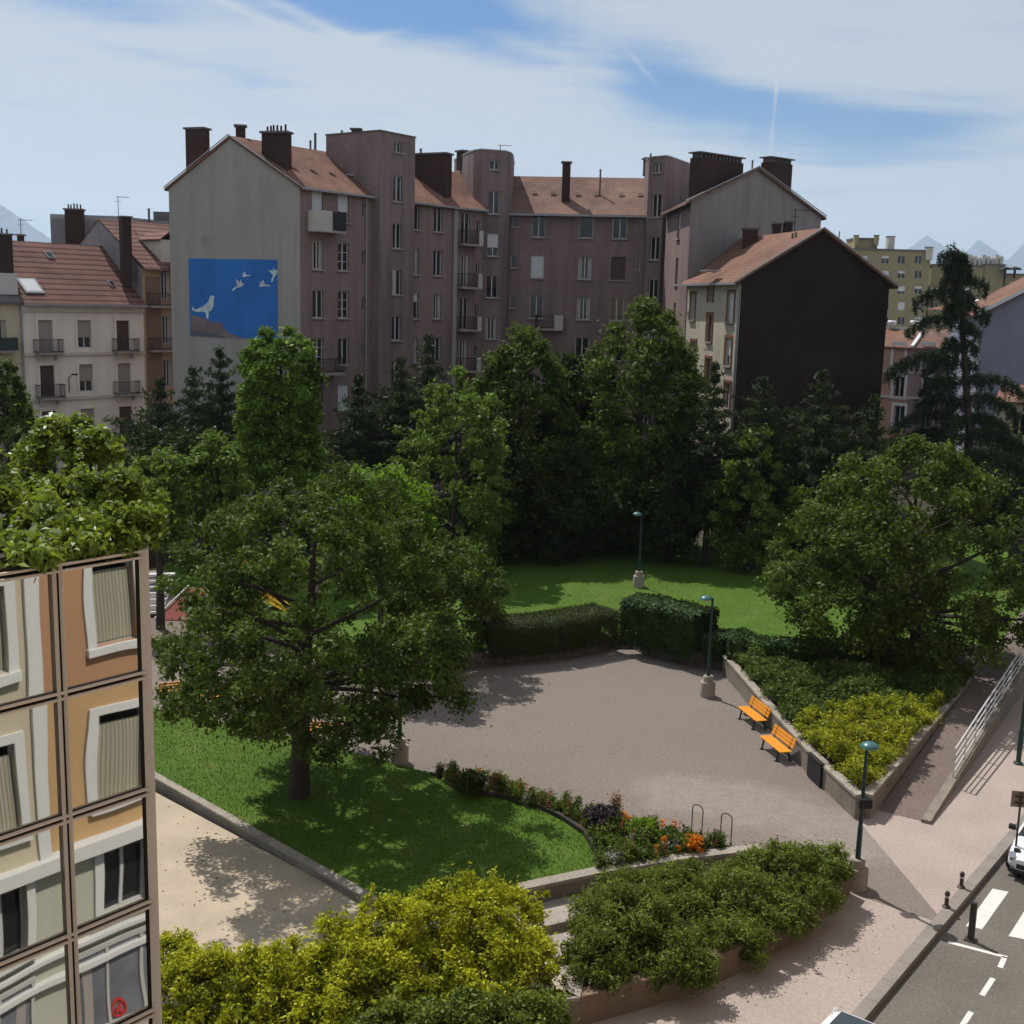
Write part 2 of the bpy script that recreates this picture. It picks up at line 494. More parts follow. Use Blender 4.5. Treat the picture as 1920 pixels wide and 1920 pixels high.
def carpet(name, label, cat, poly, z0, h, ncl, nleaf, leaf, mat, crad=.22, up=.8, aspect=.4):
    q = in_poly(ncl, poly)
    hh = h * (.55 + .25 * np.sin(q[:, 0] * 1.9 + 1) + .2 * np.sin(q[:, 1] * 2.7 + q[:, 0])) + rng.random(ncl) * .18
    C = np.column_stack([q, z0 + np.maximum(.06, hh * rng.random(ncl) ** .4)])
    c, nr, s, tn = clusters_to_leaves(C, crad * (.6 + .8 * rng.random(ncl)), nleaf, leaf, up)
    b_ = (float(q[:, 0].mean()), float(q[:, 1].mean()), z0)
    o = add_mesh(name, leaf_mesh(name, c, nr, s, tn, mat, b_, aspect), None, b_); o['label'] = label; o['category'] = cat
    return o


# ------------------------------------------------------------------ foliage
def leaf_mesh(name, cen, nrm, size, tint, mat, origin, aspect=.55, axis=None):
    """one rhombic leaf face per centre"""
    n = len(cen)
    cen = cen - np.array(origin)[None, :]
    nrm = nrm / (np.linalg.norm(nrm, axis=1, keepdims=True) + 1e-9)
    if axis is None:
        a = rng.normal(size=(n, 3))
    else:
        a = axis
    a = a - (a * nrm).sum(1, keepdims=True) * nrm
    a /= np.linalg.norm(a, axis=1, keepdims=True) + 1e-9
    b = np.cross(nrm, a)
    L = size[:, None] * .5; Wd = L * aspect
    droop = nrm * L * .25
    v = np.empty((n, 4, 3), np.float32)
    v[:, 0] = cen - a * L - droop; v[:, 1] = cen + b * Wd; v[:, 2] = cen + a * L - droop; v[:, 3] = cen - b * Wd
    me = bpy.data.meshes.new(name)
    me.vertices.add(n * 4); me.vertices.foreach_set('co', v.reshape(-1))
    me.loops.add(n * 4); me.loops.foreach_set('vertex_index', np.arange(n * 4, dtype=np.int32))
    me.polygons.add(n); me.polygons.foreach_set('loop_start', np.arange(0, n * 4, 4, dtype=np.int32))
    try:
        me.polygons.foreach_set('loop_total', np.full(n, 4, np.int32))
    except Exception:
        pass
    at = me.attributes.new('tint', 'FLOAT', 'POINT')
    at.data.foreach_set('value', np.repeat(tint.astype(np.float32), 4))
    me.materials.append(LF[mat]); me.update(calc_edges=True)
    return me


def clusters_to_leaves(cc, cr, ntot, leaf, up=.6, out=None, flat=.8, seed=None):
    k = len(cc)
    w = cr ** 2; w = w / w.sum()
    idx = rng.choice(k, ntot, p=w)
    off = rng.normal(size=(ntot, 3))
    rad = rng.random(ntot) ** .62; rad = np.where(rng.random(ntot) < .14, rad * 1.7, rad)
    off = off / np.linalg.norm(off, axis=1, keepdims=True) * rad[:, None]
    off[:, 2] *= flat
    c = cc[idx] + off * cr[idx][:, None]
    nr = rng.normal(size=(ntot, 3)) * .85 + off * .55
    nr[:, 2] += up
    ct = rng.random(k) * .55
    t = np.clip(ct[idx] + rng.random(ntot) ** 1.4 * .65, 0, 1)
    s = leaf * (.5 + .95 * rng.random(ntot))
    return c, nr, s, t


def add_mesh(name, me, parent, loc=None):
    o = bpy.data.objects.new(name, me); COL.objects.link(o)
    if parent is not None: o.parent = parent
    if loc is not None: o.location = loc
    return o


PROF = {
    'round': lambda t: np.sqrt(np.clip(1 - (2 * t - .9) ** 2 / 1.22, 0.02, 1)),
    'broad': lambda t: np.clip(np.sin(PI * np.clip(t, 0, 1) ** .72) ** .55, .05, 1),
    'column': lambda t: np.where(t < .55, .92 + .08 * t, np.sqrt(np.clip(1 - ((t - .55) / .47) ** 2.6, .02, 1))),
    'oval': lambda t: np.clip(np.sin(PI * (t * .88 + .10)) ** .7, .06, 1),
    'cone': lambda t: np.clip((1 - t) ** .75 * (1 - .35 * (t < .12)), .03, 1),
}


def tree(name, label, base, top, zlow, rx, shape, ncl, nleaf, leaf, mat, trunk_r=.18, crad=.6, up=.8, lob=.28, ry=None,
         aspect=.55, group=None, inner=.4, lean=(0, 0), branches=True, cx=0.0):
    base = V3(base)
    th = thing(name, label, 'tree', base, group=group)
    ry = ry or rx
    n = int(ncl * 1.6); crad = crad * .84
    t = rng.random(n); ang = rng.random(n) * 2 * PI
    keep = PROF[shape](t)
    # favour the wide heights
    acc = rng.random(n) < np.clip(keep * 1.15, .15, 1); t = t[acc]; ang = ang[acc]; n = len(t)
    ph = rng.random(6) * 6.28
    lobes = 1 + lob * (np.sin(2 * ang + ph[0] + 3 * t) * .5 + np.sin(3 * ang + ph[1] - 5 * t) * .35 + np.sin(5 * ang + ph[2] + 9 * t) * .35)
    frac = inner + (1 - inner) * rng.random(n) ** .55
    rr = PROF[shape](t) * lobes * frac
    z = zlow + (top - zlow) * t + rng.normal(size=n) * .12
    cc = np.stack([base.x + cx + lean[0] * t + np.cos(ang) * rr * rx, base.y + lean[1] * t + np.sin(ang) * rr * ry, z], 1)
    cr = crad * (.65 + .7 * rng.random(n)) * (1.0 - .25 * t)
    c, nr, s, tn = clusters_to_leaves(cc, cr, nleaf, leaf, up)
    add_mesh('crown', leaf_mesh('crown', c, nr, s, tn, mat, base, aspect), th)
    mb = MB()
    zfork = zlow + (top - zlow) * .22
    ztop = zlow + (top - zlow) * .8
    pts = [base + Vector((0, 0, -.2)), base + Vector((lean[0] * .1 + .05, 0, (zfork - base.z) * .5)), Vector((base.x + cx * .3 + lean[0] * .2, base.y, zfork)),
           Vector((base.x + cx * .7 + lean[0] * .5, base.y + .1, (zfork + ztop) / 2)), Vector((base.x + cx + lean[0] * .8, base.y, ztop))]
    mb.tube(pts, [trunk_r * 1.35, trunk_r, trunk_r * .85, trunk_r * .5, trunk_r * .12], 9)
    if branches:
        order = rng.permutation(n)[:min(26, n)]
        for k in order:
            tip = Vector(cc[k]); zs = min(max(zfork * .9, tip.z - 1.6), ztop)
            f = min(1, max(0, (zs - zfork) / max(.1, ztop - zfork)))
            st = Vector((base.x + cx * (.3 + .6 * f) + lean[0] * f * .8, base.y, zs))
            mid = (st + tip) / 2 + Vector((0, 0, -.15 + .3 * random.random()))
            r = trunk_r * .38 * (1 - .6 * f)
            mb.tube([st, mid, tip], [r, r * .6, r * .2], 6)
    mb.build('trunk', 'bark', th)
    return th


def tree_px(name, label, xc, ytop, ylow, hw, Y, shape, ncl, nleaf, leaf, mat, zbase=0.0, **k):
    p = P(xc, (ytop + ylow) / 2, Y)
    top = P(xc, ytop, Y).z; low = P(xc, ylow, Y).z
    dist = (Vector((p.x, Y, 0))).length
    rx = hw / F * Y * 1.02
    return tree(name, label, (p.x, Y, zbase), top, low, rx, shape, ncl, nleaf, leaf, mat, **k)


def conifer(name, label, xc, ytop, Y, hw, zbase, zlow, nleaf, mat='conifer', group=None, droop=-.12, leaf=.36):
    top = P(xc, ytop, Y).z; x = P(xc, ytop, Y).x
    base = Vector((x, Y, zbase)); th = thing(name, label, 'tree', base, group=group)
    rx = hw * 1.5 / F * Y
    nw = int((top - zlow) / .62)
    C = []; Rr = []; mb = MB()
    mb.tube([base + Vector((0, 0, -.2)), Vector((x, Y, top - .2))], [.22, .03], 8)
    for i in range(nw):
        t = (i + .5) / nw; z = zlow + (top - zlow) * t
        rad = rx * 1.1 * min(1.0, 2.0 * (1 - t)) ** 1.1 * (.6 + .6 * random.random())
        nb = 8 if t < .7 else 6
        a0 = random.random() * 6.28
        for k in range(nb):
            a = a0 + 2 * PI * k / nb + random.uniform(-.3, .3); L = rad * random.uniform(.55, 1.25)
            tip = Vector((x + math.cos(a) * L, Y + math.sin(a) * L, z - L * droop + random.uniform(0, .35)))
            mb.cyl((x, Y, z), tip, .03, .01, 5, caps=False)
            for q in np.linspace(.3, 1, max(2, int(L / .45))):
                C.append((x + math.cos(a) * L * q, Y + math.sin(a) * L * q, z + (tip.z - z) * q)); Rr.append((.30 + .2 * (1 - q)) * (.55 + .45 * min(1, 3 * (1 - t))))
    C.append((x, Y, top - .1)); Rr.append(.22); C.append((x, Y, top - .5)); Rr.append(.3)
    c, nr, s, tn = clusters_to_leaves(np.array(C), np.array(Rr), nleaf, leaf, .3, flat=.7)
    add_mesh('crown', leaf_mesh('crown', c, nr, s, tn, mat, base, .22), th)
    mb.build('trunk', 'bark', th)
    return th


def bush(name, label, cat, blobs, nleaf, leaf, mat, ncl=60, crad=.28, up=.6, group=None, aspect=.5, base=None, fill=True, flat=.9, kind=None, spray=.2):
    """blobs: (x, y, z, rx, ry, rz) ellipsoids in metres; leaves cluster on and under their skins"""
    C = []; Rr = []
    vol = np.array([b[3] * b[4] + b[3] * b[5] + b[4] * b[5] for b in blobs]); vol = vol / vol.sum()
    for b, w in zip(blobs, vol):
        n = max(6, int(ncl * w))
        d = rng.normal(size=(n, 3)); d /= np.linalg.norm(d, axis=1, keepdims=True)
        d[:, 2] = np.where(d[:, 2] < -.35, -d[:, 2], d[:, 2])
        f = (.62 + .40 * rng.random(n) ** .6)[:, None] if fill else (.85 + .15 * rng.random(n))[:, None]
        sp = rng.random(n) < spray; f = np.where(sp[:, None] & (d[:, 2:3] > -.1), f * (1.08 + .22 * rng.random(n)[:, None]), f)
        C.append(np.array(b[:3]) + d * f * np.array(b[3:])); Rr.append(crad * (.6 + .8 * rng.random(n)) * np.where(sp, .55, 1))
    C = np.concatenate(C); Rr = np.concatenate(Rr)
    zmin = min(b[2] - b[5] * .4 for b in blobs)
    if base is None:
        base = (float(np.mean([b[0] for b in blobs])), float(np.mean([b[1] for b in blobs])), zmin)
    c, nr, s, tn = clusters_to_leaves(C, Rr, nleaf, leaf, up, flat=flat)
    me = leaf_mesh(name, c, nr, s, tn, mat, base, aspect)
    o = add_mesh(name, me, None, V3(base))
    if kind: o['kind'] = kind
    if label:
        o['label'] = label; o['category'] = cat
    if group: o['group'] = group
    return o


def hedge(name, label, line, width, z0, z1, nleaf, leaf, mat, wob=.06, round_=.25, dome=0.0):
    """clipped hedge along a polyline; leaves through the outer 20 cm of a box with rounded shoulders"""
    pts = [Vector((p[0], p[1], 0)) for p in line]
    seg = [(pts[i], pts[i + 1]) for i in range(len(pts) - 1)]
    Ls = np.array([(b - a).length for a, b in seg]); tot = Ls.sum()
    n = nleaf
    u = rng.random(n) * (tot + width * .5) - width * .25
    uc = np.clip(u, 0, tot)
    k = np.searchsorted(np.cumsum(Ls), uc - 1e-6).clip(0, len(seg) - 1)
    st = np.concatenate([[0], np.cumsum(Ls)[:-1]])
    A = np.array([[a.x, a.y] for a, b in seg]); D = np.array([[(b - a).normalized().x, (b - a).normalized().y] for a, b in seg])
    loc = (u - st[k])[:, None]
    cap_ = rng.random(n) < .16; endu = np.where(rng.random(n) < .5, -width * .2, tot + width * .2)
    u = np.where(cap_, endu, u); uc = np.clip(u, 0, tot); k = np.where(cap_, np.where(u < 0, 0, len(seg) - 1), k); loc = (u - st[k])[:, None]
    ctr = A[k] + D[k] * loc
    nrm = np.stack([D[k][:, 1], -D[k][:, 0]], 1)
    hw_, hh_ = width, (z1 - z0)
    side = rng.random(n) * (hw_ + 2 * hh_); rr = rng.random(n) * 2 - 1
    top_ = side < hw_
    sx = np.where(top_, rr, np.where(side < hw_ + hh_, 1.0, -1.0)); sz = np.where(top_, 1.0, rr)
    corner = np.clip(np.minimum(np.abs(sx), np.maximum(sz, 0)) - .8, 0, .2) / .2
    sx = sx * (1 - .09 * corner); sz = sz * (1 - .09 * corner); a = rr * 3
    depth = 1 - .22 * rng.random(n) ** 1.6
    hgt = (z1 - z0) * (1 + dome * np.sin(PI * np.clip(uc / tot, 0, 1)))
    wv = 1 + wob * np.sin(u * 2.3) + wob * np.sin(u * 5.1 + a)
    depth = np.where(cap_, rng.random(n), depth)
    off = sx * depth * width / 2 * wv
    z = z0 + hgt / 2 + sz * depth * hgt / 2 * (1 + wob * .4 * np.sin(u * 3.7))
    c = np.stack([ctr[:, 0] + nrm[:, 0] * off, ctr[:, 1] + nrm[:, 1] * off, z], 1) + rng.normal(size=(n, 3)) * .035
    nr = np.stack([nrm[:, 0] * sx, nrm[:, 1] * sx, sz + .3], 1) + rng.normal(size=(n, 3)) * .55
    t = np.clip(.25 + .5 * rng.random(n) + .15 * np.sin(u * 4 + a * 2), 0, 1)
    s_ = leaf * (.7 + .6 * rng.random(n))
    base = (pts[0] + pts[-1]) / 2; base.z = z0
    o = thing(name, label, 'hedge', base)
    add_mesh('foliage', leaf_mesh('foliage', c, nr, s_, t, mat, base, .6), o)
    b = MB()
    for a_, e_ in seg:
        d_ = (e_ - a_).normalized(); n_ = Vector((d_.y, -d_.x, 0)) * width * .33
        ka = .3 if a_ == pts[0] else -.1; ke = .3 if e_ == pts[-1] else -.1
        b.prism([xy(a_ + d_ * ka + n_), xy(e_ - d_ * ke + n_), xy(e_ - d_ * ke - n_), xy(a_ + d_ * ka - n_)], z0, z0 + (z1 - z0) * .82 + .004 * seg.index((a_, e_)))
    b.build('branch_core', 'soil', o)
    return o


def xy(p): return (p[0], p[1])

# ================================================================== GROUND
def xy(p): return (p.x, p.y)


def Wp(lst, z=0.0): return [xy(W(x, y, z)) for x, y in lst]


KD = Vector((math.sin(R(37.7)), math.cos(R(37.7)), 0)); KN = Vector((-KD.y, KD.x, 0))       # along the kerb, towards the park
K0 = W(1760, 1745)


def K(t, n=0.0, z=0.0):
    p = K0 + KD * t + KN * n
    return (p.x, p.y, z)


mb = MB(); S = 30000
mb.face([(-S, -S, -.75), (S, -S, -.75), (S, S, -.75), (-S, S, -.75)]); structure('ground', mb, 'ground')
mb = MB(); mb.prism([K(-60, 0)[:2], K(-60, -8)[:2], K(120, -8)[:2], K(120, 0)[:2]], -.7, -.16); structure('road', mb, 'road')
mb = MB()
bw = Wp([(1058, 1925), (1160, 1898), (1260, 1868), (1340, 1838), (1420, 1800), (1500, 1750), (1560, 1700), (1585, 1672)])
pav = [K(-60, .30)[:2], K(120, .30)[:2], K(120, 7)[:2], K(22, 7)[:2], xy(W(1640, 1440)), xy(W(1560, 1560)), bw[-1]] + [(a - .15, b + .2) for a, b in bw[-2::-1]] + [K(-12, 4.6)[:2], K(-60, 4.6)[:2]]
mb.prism(pav, -.7, 0.0); structure('pavement', mb, 'pave')
mb = MB(); mb.prism([K(-60, -8)[:2], K(-60, -14)[:2], K(120, -14)[:2], K(120, -8)[:2]], -.7, .0); structure('far_pavement', mb, 'pave')
kb = MB()
t = -40
while t < 90:
    kb.prism([K(t, 0.0)[:2], K(t + .99, 0.0)[:2], K(t + .99, .30)[:2], K(t, .30)[:2]], -.6, .006); t += 1.0
structure('kerb', kb, 'kerb')
# plaza, running down to the street as a dark wedge between two pavings
plz = Wp([(1764, 1722), (1640, 1575), (1608, 1536), (1545, 1472), (1420, 1330), (1358, 1258), (1270, 1244), (1182, 1214), (1166, 1200), (1148, 1214), (1080, 1230), (930, 1246),
          (780, 1264), (560, 1265), (330, 1240), (100, 1200), (-60, 1240), (285, 1330), (540, 1382), (640, 1407), (800, 1449), (1000, 1500), (1200, 1560), (1390, 1594), (1500, 1600), (1580, 1670), (1755, 1728)])
mb = MB(); mb.prism(plz, -.7, .004); structure('plaza', mb, 'plaza')
mb = MB(); mb.prism([(-30, 14), (1.0, 14), (2.2, 22.5), (.6, 27.5), (-3.4, 27.9), (-13, 36.5), (-30, 45)], -.7, -.22); structure('sand_court', mb, 'sand')
mb = MB(); mb.prism([(-9, 18), (1.3, 18), (1.9, 22.4), (.5, 26.2), (-2.2, 26.4), (-4.2, 25.4), (-9, 24.6)], -.7, -.14); structure('shrub_soil', mb, 'soil')
lawn = Wp([(60, 1322), (705, 1688), (985, 1664), (1118, 1636), (1122, 1612), (1100, 1566), (1050, 1534), (940, 1496), (868, 1490), (800, 1449), (640, 1406), (540, 1381), (285, 1329), (100, 1290)])
mb = MB(); mb.prism(lawn, -.7, .03); structure('front_lawn', mb, 'turf')
blawn = Wp([(640, 1245), (780, 1255), (930, 1222), (1080, 1204), (1150, 1190), (1180, 1190), (1270, 1218), (1365, 1230), (1900, 1240), (2100, 1130), (2000, 1020), (800, 1020), (300, 1060)], .45)
mb = MB(); mb.prism(blawn, -.7, .45); structure('back_lawn', mb, 'turf')
mb = MB(); mb.prism([(-60, 55), (-8, 71.5), (40, 71.5), (60, 120), (-60, 120)], -.7, .40); structure('shaded_soil', mb, 'soil')
mb = MB(); mb.prism(Wp([(120, 1130), (640, 1100), (640, 1246), (330, 1242), (60, 1200)]), -.7, .012); structure('playground_floor', mb, 'ramp')
# road markings
zr = -.156


def stripe(pts, name='road_marking'):
    b = MB(); b.prism([xy(p) for p in pts], zr - .003, zr); return b


q = [W(x, y, zr) for x, y in ((1861, 1666), (1891, 1672), (1841.5, 1742), (1811, 1736))]
st = W(1891, 1755, zr) - W(1811, 1736, zr)
mb = MB()
for i in range(6):
    mb.prism([xy(p + st * i) for p in q], zr - .003, zr)
structure('zebra_crossing', mb, 'paint')
mb = MB()


def dash(a, b, w=.12):
    d = (b - a); d.z = 0; n = Vector((-d.y, d.x, 0)).normalized() * w / 2
    mb.prism([xy(a + n), xy(b + n), xy(b - n), xy(a - n)], zr - .003, zr)


a, b, c = W(1778, 1766, zr), W(1889, 1795, zr), W(1875, 1814, zr)
dash(a, b); dash(b - (b - a).normalized() * .06, c)
d1, d2 = W(1862, 1834, zr), W(1841, 1866, zr)
for i in range(-0, 7):
    off = (W(1821, 1897, zr) - d1) * i
    dash(d1 + off, d2 + off)
structure('parking_marking', mb, 'paint')


# ================================================================== LOW WALLS
def wall_line(name, label, pts, w, z0, z1, cap=None, capmat='wallcap', mat='wallconc', zs=None, cat='wall'):
    """masonry along a line of ground points; the second skin is a coping"""
    pts = [Vector((p[0], p[1], 0)) for p in pts]
    base = pts[0].copy(); base.z = z0
    th = thing(name, label, cat, base)
    n = len(pts); nor = []
    for i in range(n):
        d = (pts[min(i + 1, n - 1)] - pts[max(i - 1, 0)]).normalized(); nor.append(Vector((-d.y, d.x, 0)))

    def ring(h, e=0.0):
        return [xy(pts[i] + nor[i] * (w / 2 + e)) for i in range(n)] + [xy(pts[i] - nor[i] * (w / 2 + e)) for i in range(n - 1, -1, -1)]

    def strip(b, lo, hi, e):
        rg = ring(0, e); m = len(rg)
        for i in range(n - 1):
            quad = [rg[i], rg[i + 1], rg[m - 2 - i], rg[m - 1 - i]]
            h0, h1 = hi[i], hi[i + 1]
            T = [(quad[0][0], quad[0][1], h0), (quad[1][0], quad[1][1], h1), (quad[2][0], quad[2][1], h1), (quad[3][0], quad[3][1], h0)]
            B = [(p[0], p[1], lo[i if k in (0, 3) else i + 1]) for k, p in enumerate(quad)]
            b.face(T[::-1]);
            b.face([B[0], B[1], T[1], T[0]]); b.face([B[2], B[3], T[3], T[2]])
            if i == 0: b.face([B[3], B[0], T[0], T[3]])
            if i == n - 2: b.face([B[1], B[2], T[2], T[1]])
    zs = zs or [z1] * n
    b = MB(); ct = cap or 0
    strip(b, [z0] * n, [h - ct for h in zs], 0); b.build('wall_body', mat, th)
    if cap:
        b = MB(); strip(b, [h - ct for h in zs], zs, .03); b.build('coping', capmat, th)
    return th


wall_line('lawn_curb', 'low concrete curb wall dividing the front lawn from the sand court', Wp([(40, 1312), (290, 1455), (500, 1574), (704, 1690)]), .20, -.6, .055, .07)
wall_line('terrace_wall', 'concrete wall with pale coping below the flower bed and front lawn', Wp([(975, 1672), (1120, 1641), (1260, 1617), (1425, 1597)]), .3, -.7, .16, .10)
pw = Wp([(1362, 1228), (1430, 1306), (1530, 1415), (1613, 1490)], .78)
ap = W(1616, 1488, .78); RD = (W(1806, 1275, .78) - ap).normalized(); RN = Vector((RD.y, -RD.x, 0))
pr = [xy(ap + RD * s + RN * .13) for s in (0.1, 5, 10, 15, 21)]
wall_line('planter_wall', 'tall concrete retaining wall running behind the two benches on the plaza', pw, .26, -.6, .78, .09)
wall_line('planter_wall', 'concrete retaining wall between the yellow shrubs and the ramp', pr, .26, -.6, .775, .09)
soil = pw[:-1] + [xy(ap)] + pr[1:] + [xy(W(1700, 1215, .6))]
mb = MB(); mb.prism(soil, -.6, .6); structure('planter_soil', mb, 'soil')
bwall = [(a, b) for a, b in bw]
wall_line('curved_planter_wall', 'curved stained retaining wall holding the big green shrubs above the pavement', bwall, .24, -.6, .70, .06, capmat='wallrust', mat='wallrust')
wall_line('planter_end_wall', 'short wall end with pale coping beside the golden hedge', [bw[0], xy(W(1072, 1868, .72)), xy(W(1082, 1830, .7))], .3, -.6, .738, .08)
mb = MB(); mb.prism([(a - .12, b + .12) for a, b in bw] + Wp([(1575, 1640), (1425, 1605), (1140, 1705), (1078, 1840)], .7), -.6, .55); structure('shrub_bed_soil', mb, 'soil')
for pts, z in (([(930, 1758), (1145, 1708), (1145, 1676), (930, 1690)], -.34), ([(960, 1815), (1095, 1782), (1120, 1735), (960, 1770)], -.50), ([(985, 1876), (1085, 1848), (1100, 1800), (985, 1830)], -.62)):
    pass
steps = thing('garden_steps', 'concrete garden steps climbing between the golden hedge and green shrubs', 'steps', W(1050, 1740, -.6))
for k, (pts, z) in enumerate((([(930, 1758), (1145, 1708), (1145, 1676), (930, 1690)], -.34), ([(960, 1815), (1095, 1782), (1120, 1735), (960, 1770)], -.50), ([(985, 1876), (1085, 1848), (1100, 1800), (985, 1830)], -.62))):
    b = MB(); b.prism(Wp(pts, z), -.74, z); b.build('step', 'concrete', steps)
# ramp
th = thing('access_ramp', 'brown asphalt ramp rising beside the planter with a raised edge', 'ramp', W(1700, 1495))
ra = ap + RD * .9 + RN * .30; ra.z = 0
rw = 1.3; slope = .06


def rp(t, n, z=None): p = ra + RD * t + RN * n; return (p.x, p.y, (t * slope + .01) if z is None else z)


b = MB(); L = 30
b.face([rp(0, 0), rp(0, rw), rp(L, rw), rp(L, 0)]); b.build('ramp_surface', 'ramp', th)
b = MB()
T = [rp(-.1, rw + .002), rp(-.1, rw + .28), rp(L, rw + .28), rp(L, rw + .002)]
T = [(p[0], p[1], p[2] + .10 + (.06 if i in (2, 3) else 0)) for i, p in enumerate(T)]; B = [(p[0], p[1], -.3) for p in T]
b.face(T)
for i in range(4): b.face([B[i], B[(i + 1) % 4], T[(i + 1) % 4], T[i]])
b.build('edge_wall', 'wallconc', th)
rail = thing('ramp_railing', 'white tubular railing along the raised edge of the ramp', 'railing', rp(3.2, rw + .14))
t0, t1 = 3.3, 19.0


def rr_(t, h): p = rp(t, rw + .14); return Vector((p[0], p[1], p[2] + .12 + h))


for h in (.14, .40, .66, .95):
    b = MB(); b.tube([rr_(t0, h), rr_(t1, h)], .024 if h < .9 else .032, 6); b.build('rail', 'steelwhite', rail)
t = t0
while t <= t1:
    b = MB(); b.tube([rr_(t, -.05), rr_(t, .95)], .03, 6); b.build('post', 'steelwhite', rail); t += 1.57
# rubble stone walls at the foot of the back lawn
wall_line('stone_wall', 'curved rubble stone wall under the brown clipped hedge', Wp([(700, 1268), (800, 1262), (930, 1243), (1040, 1234), (1110, 1224), (1150, 1209)]), .5, -.3, .58, None, mat='stone')
wall_line('stone_wall', 'curved rubble stone wall under the glossy laurel hedge', Wp([(1182, 1209), (1215, 1226), (1280, 1241), (1360, 1252)]), .5, -.3, .60, None, mat='stone')
stp = thing('lawn_steps', 'small stone steps up to the lawn between two clipped hedges', 'steps', W(1166, 1206))
for i in range(3):
    b = MB(); y0 = 1211 - i * 7
    b.prism(Wp([(1150, y0), (1182, y0), (1184, 1186), (1148, 1186)], .15 * (i + 1)), -.2, .15 * (i + 1) + .005); b.build('step', 'stone', stp)
# flower bed edging
wall_line('bed_edging', 'thin dark edging curving between the front lawn and the flowers', Wp([(880, 1492), (940, 1497), (1010, 1516), (1055, 1538), (1098, 1567), (1120, 1606), (1118, 1634)]), .14, -.2, .17, None, mat='bark', cat='edging')
bed = Wp([(805, 1450), (885, 1466), (1000, 1498), (1200, 1556), (1390, 1593), (1330, 1604), (1122, 1638), (1122, 1610), (1100, 1566), (1050, 1534), (940, 1496), (868, 1488)])
mb = MB(); mb.prism(bed, -.2, .05); structure('flower_bed_soil', mb, 'soil')


# ================================================================== STREET FURNITURE
def lamp(base, off, label, hgt=4.05, box=False):
    base = V3(base); th = thing('street_lamp', label, 'street lamp', base, group='green park lamps on concrete bases')
    b = MB(); o = base
    b.lathe(o, [(.30, -.05), (.30, .56), (.285, .60), (.20, .605), (.20, .80), (.185, .83), (0, .835)], 20); b.build('plinth', 'concrete', th)
    b = MB()
    b.tube([o + Vector((0, 0, .80)), o + Vector((0, 0, 1.7))], [.075, .07], 10); b.tube([o + Vector((0, 0, 1.7)), o + Vector((0, 0, hgt - .10))], [.06, .045], 10)
    hd = Vector((off[0], off[1], 0))
    b.tube([o + Vector((0, 0, hgt - .12)), o + hd * .5 + Vector((0, 0, hgt - .05)), o + hd + Vector((0, 0, hgt - .03))], .035, 8); b.build('pole', 'lamp', th)
    b = MB(); c = o + hd + Vector((0, 0, hgt - .14))
    b.lathe(c, [(.245, 0), (.235, .045), (.17, .10), (.08, .135), (0, .145)], 22); b.build('lamp_shade', 'shade', th)
    b = MB(); b.lathe(c, [(.21, .0), (.17, -.04), (0, -.06)], 18); b.build('diffuser', 'diffuser', th)
    if box:
        b = MB(); b.box(o + Vector((.03, -.12, 2.42)), (.34, .16, .24)); b.box(o + Vector((.03, -.205, 2.42)), (.26, .01, .16)); b.build('loudspeaker_box', 'plastic', th)
    return th


lamp(W(1604, 1664), (.08, .03), 'nearest green lamp on a round concrete base beside the pavement, with black box on pole', box=True)
lamp(W(1326, 1305), (-.26, .03), 'green lamp on concrete base beside the orange benches on the plaza')
lamp(W(1197, 1100, .45), (-.22, .03), 'green lamp standing on the back lawn behind the laurel hedge', 4.0)
lamp(W(749, 1430), (-.2, .1), 'lamp half hidden by the big front tree at the lawn edge')


def bench_make(label):
    th = thing('park_bench', label, 'bench', (0, 0, 0), group='orange slatted park benches')
    L = 1.75
    b = MB()
    for k in range(4): b.box((0, -.24 + k * .125, .44), (L, .105, .035))
    b.build('seat', 'bench', th)
    b = MB()
    for k in range(3):
        m = Matrix.Translation((0, .235 + k * .042, .60 + k * .125)) @ Matrix.Rotation(R(-18), 4, 'X')
        b.box(None, (L, .03, .10), M4=m)
    b.build('backrest', 'bench', th)
    for x in (-.62, .62):
        b = MB()
        b.box((x, -.05, .40), (.05, .5, .04)); b.bar((x, -.22, .40), (x, -.30, .0), .05, .05); b.bar((x, .15, .40), (x, .26, 0), .05, .05)
        b.bar((x, .17, .40), (x, .345, .92), .05, .035); b.box((x, -.29, .015), (.12, .14, .03)); b.box((x, .25, .015), (.12, .14, .03))
        b.build('leg', 'plastic', th)
    return th


b0 = bench_make('orange slatted bench by the plaza wall, the one closer to the lamp')
pA, pB = W(1388, 1342), W(1428, 1374)
dA = (pB - pA); dA.z = 0; ang = math.atan2(dA.y, dA.x)
off = Vector((-math.sin(ang), math.cos(ang), 0))
b0.scale = (.9, .9, .9); b0.location = (pA + pB) / 2 + off * .08 + Vector((0, 0, .006)); b0.rotation_euler.z = ang
for lab, p, a in (('orange slatted bench by the plaza wall, the one nearer the dark wall panel', (W(1431, 1398) + W(1472, 1434)) / 2 + off * .08, ang),
                  ('orange bench under the big front tree right of its trunk', W(606, 1390), R(170)),
                  ('orange bench glimpsed between leaves at the far left of the plaza', W(338, 1312), R(200)),
                  ('orange bench beside another, left behind the big front tree', W(384, 1322), R(150))):
    c = copy_tree(b0); c['label'] = lab; c.location = p + Vector((0, 0, .006)); c.rotation_euler.z = a


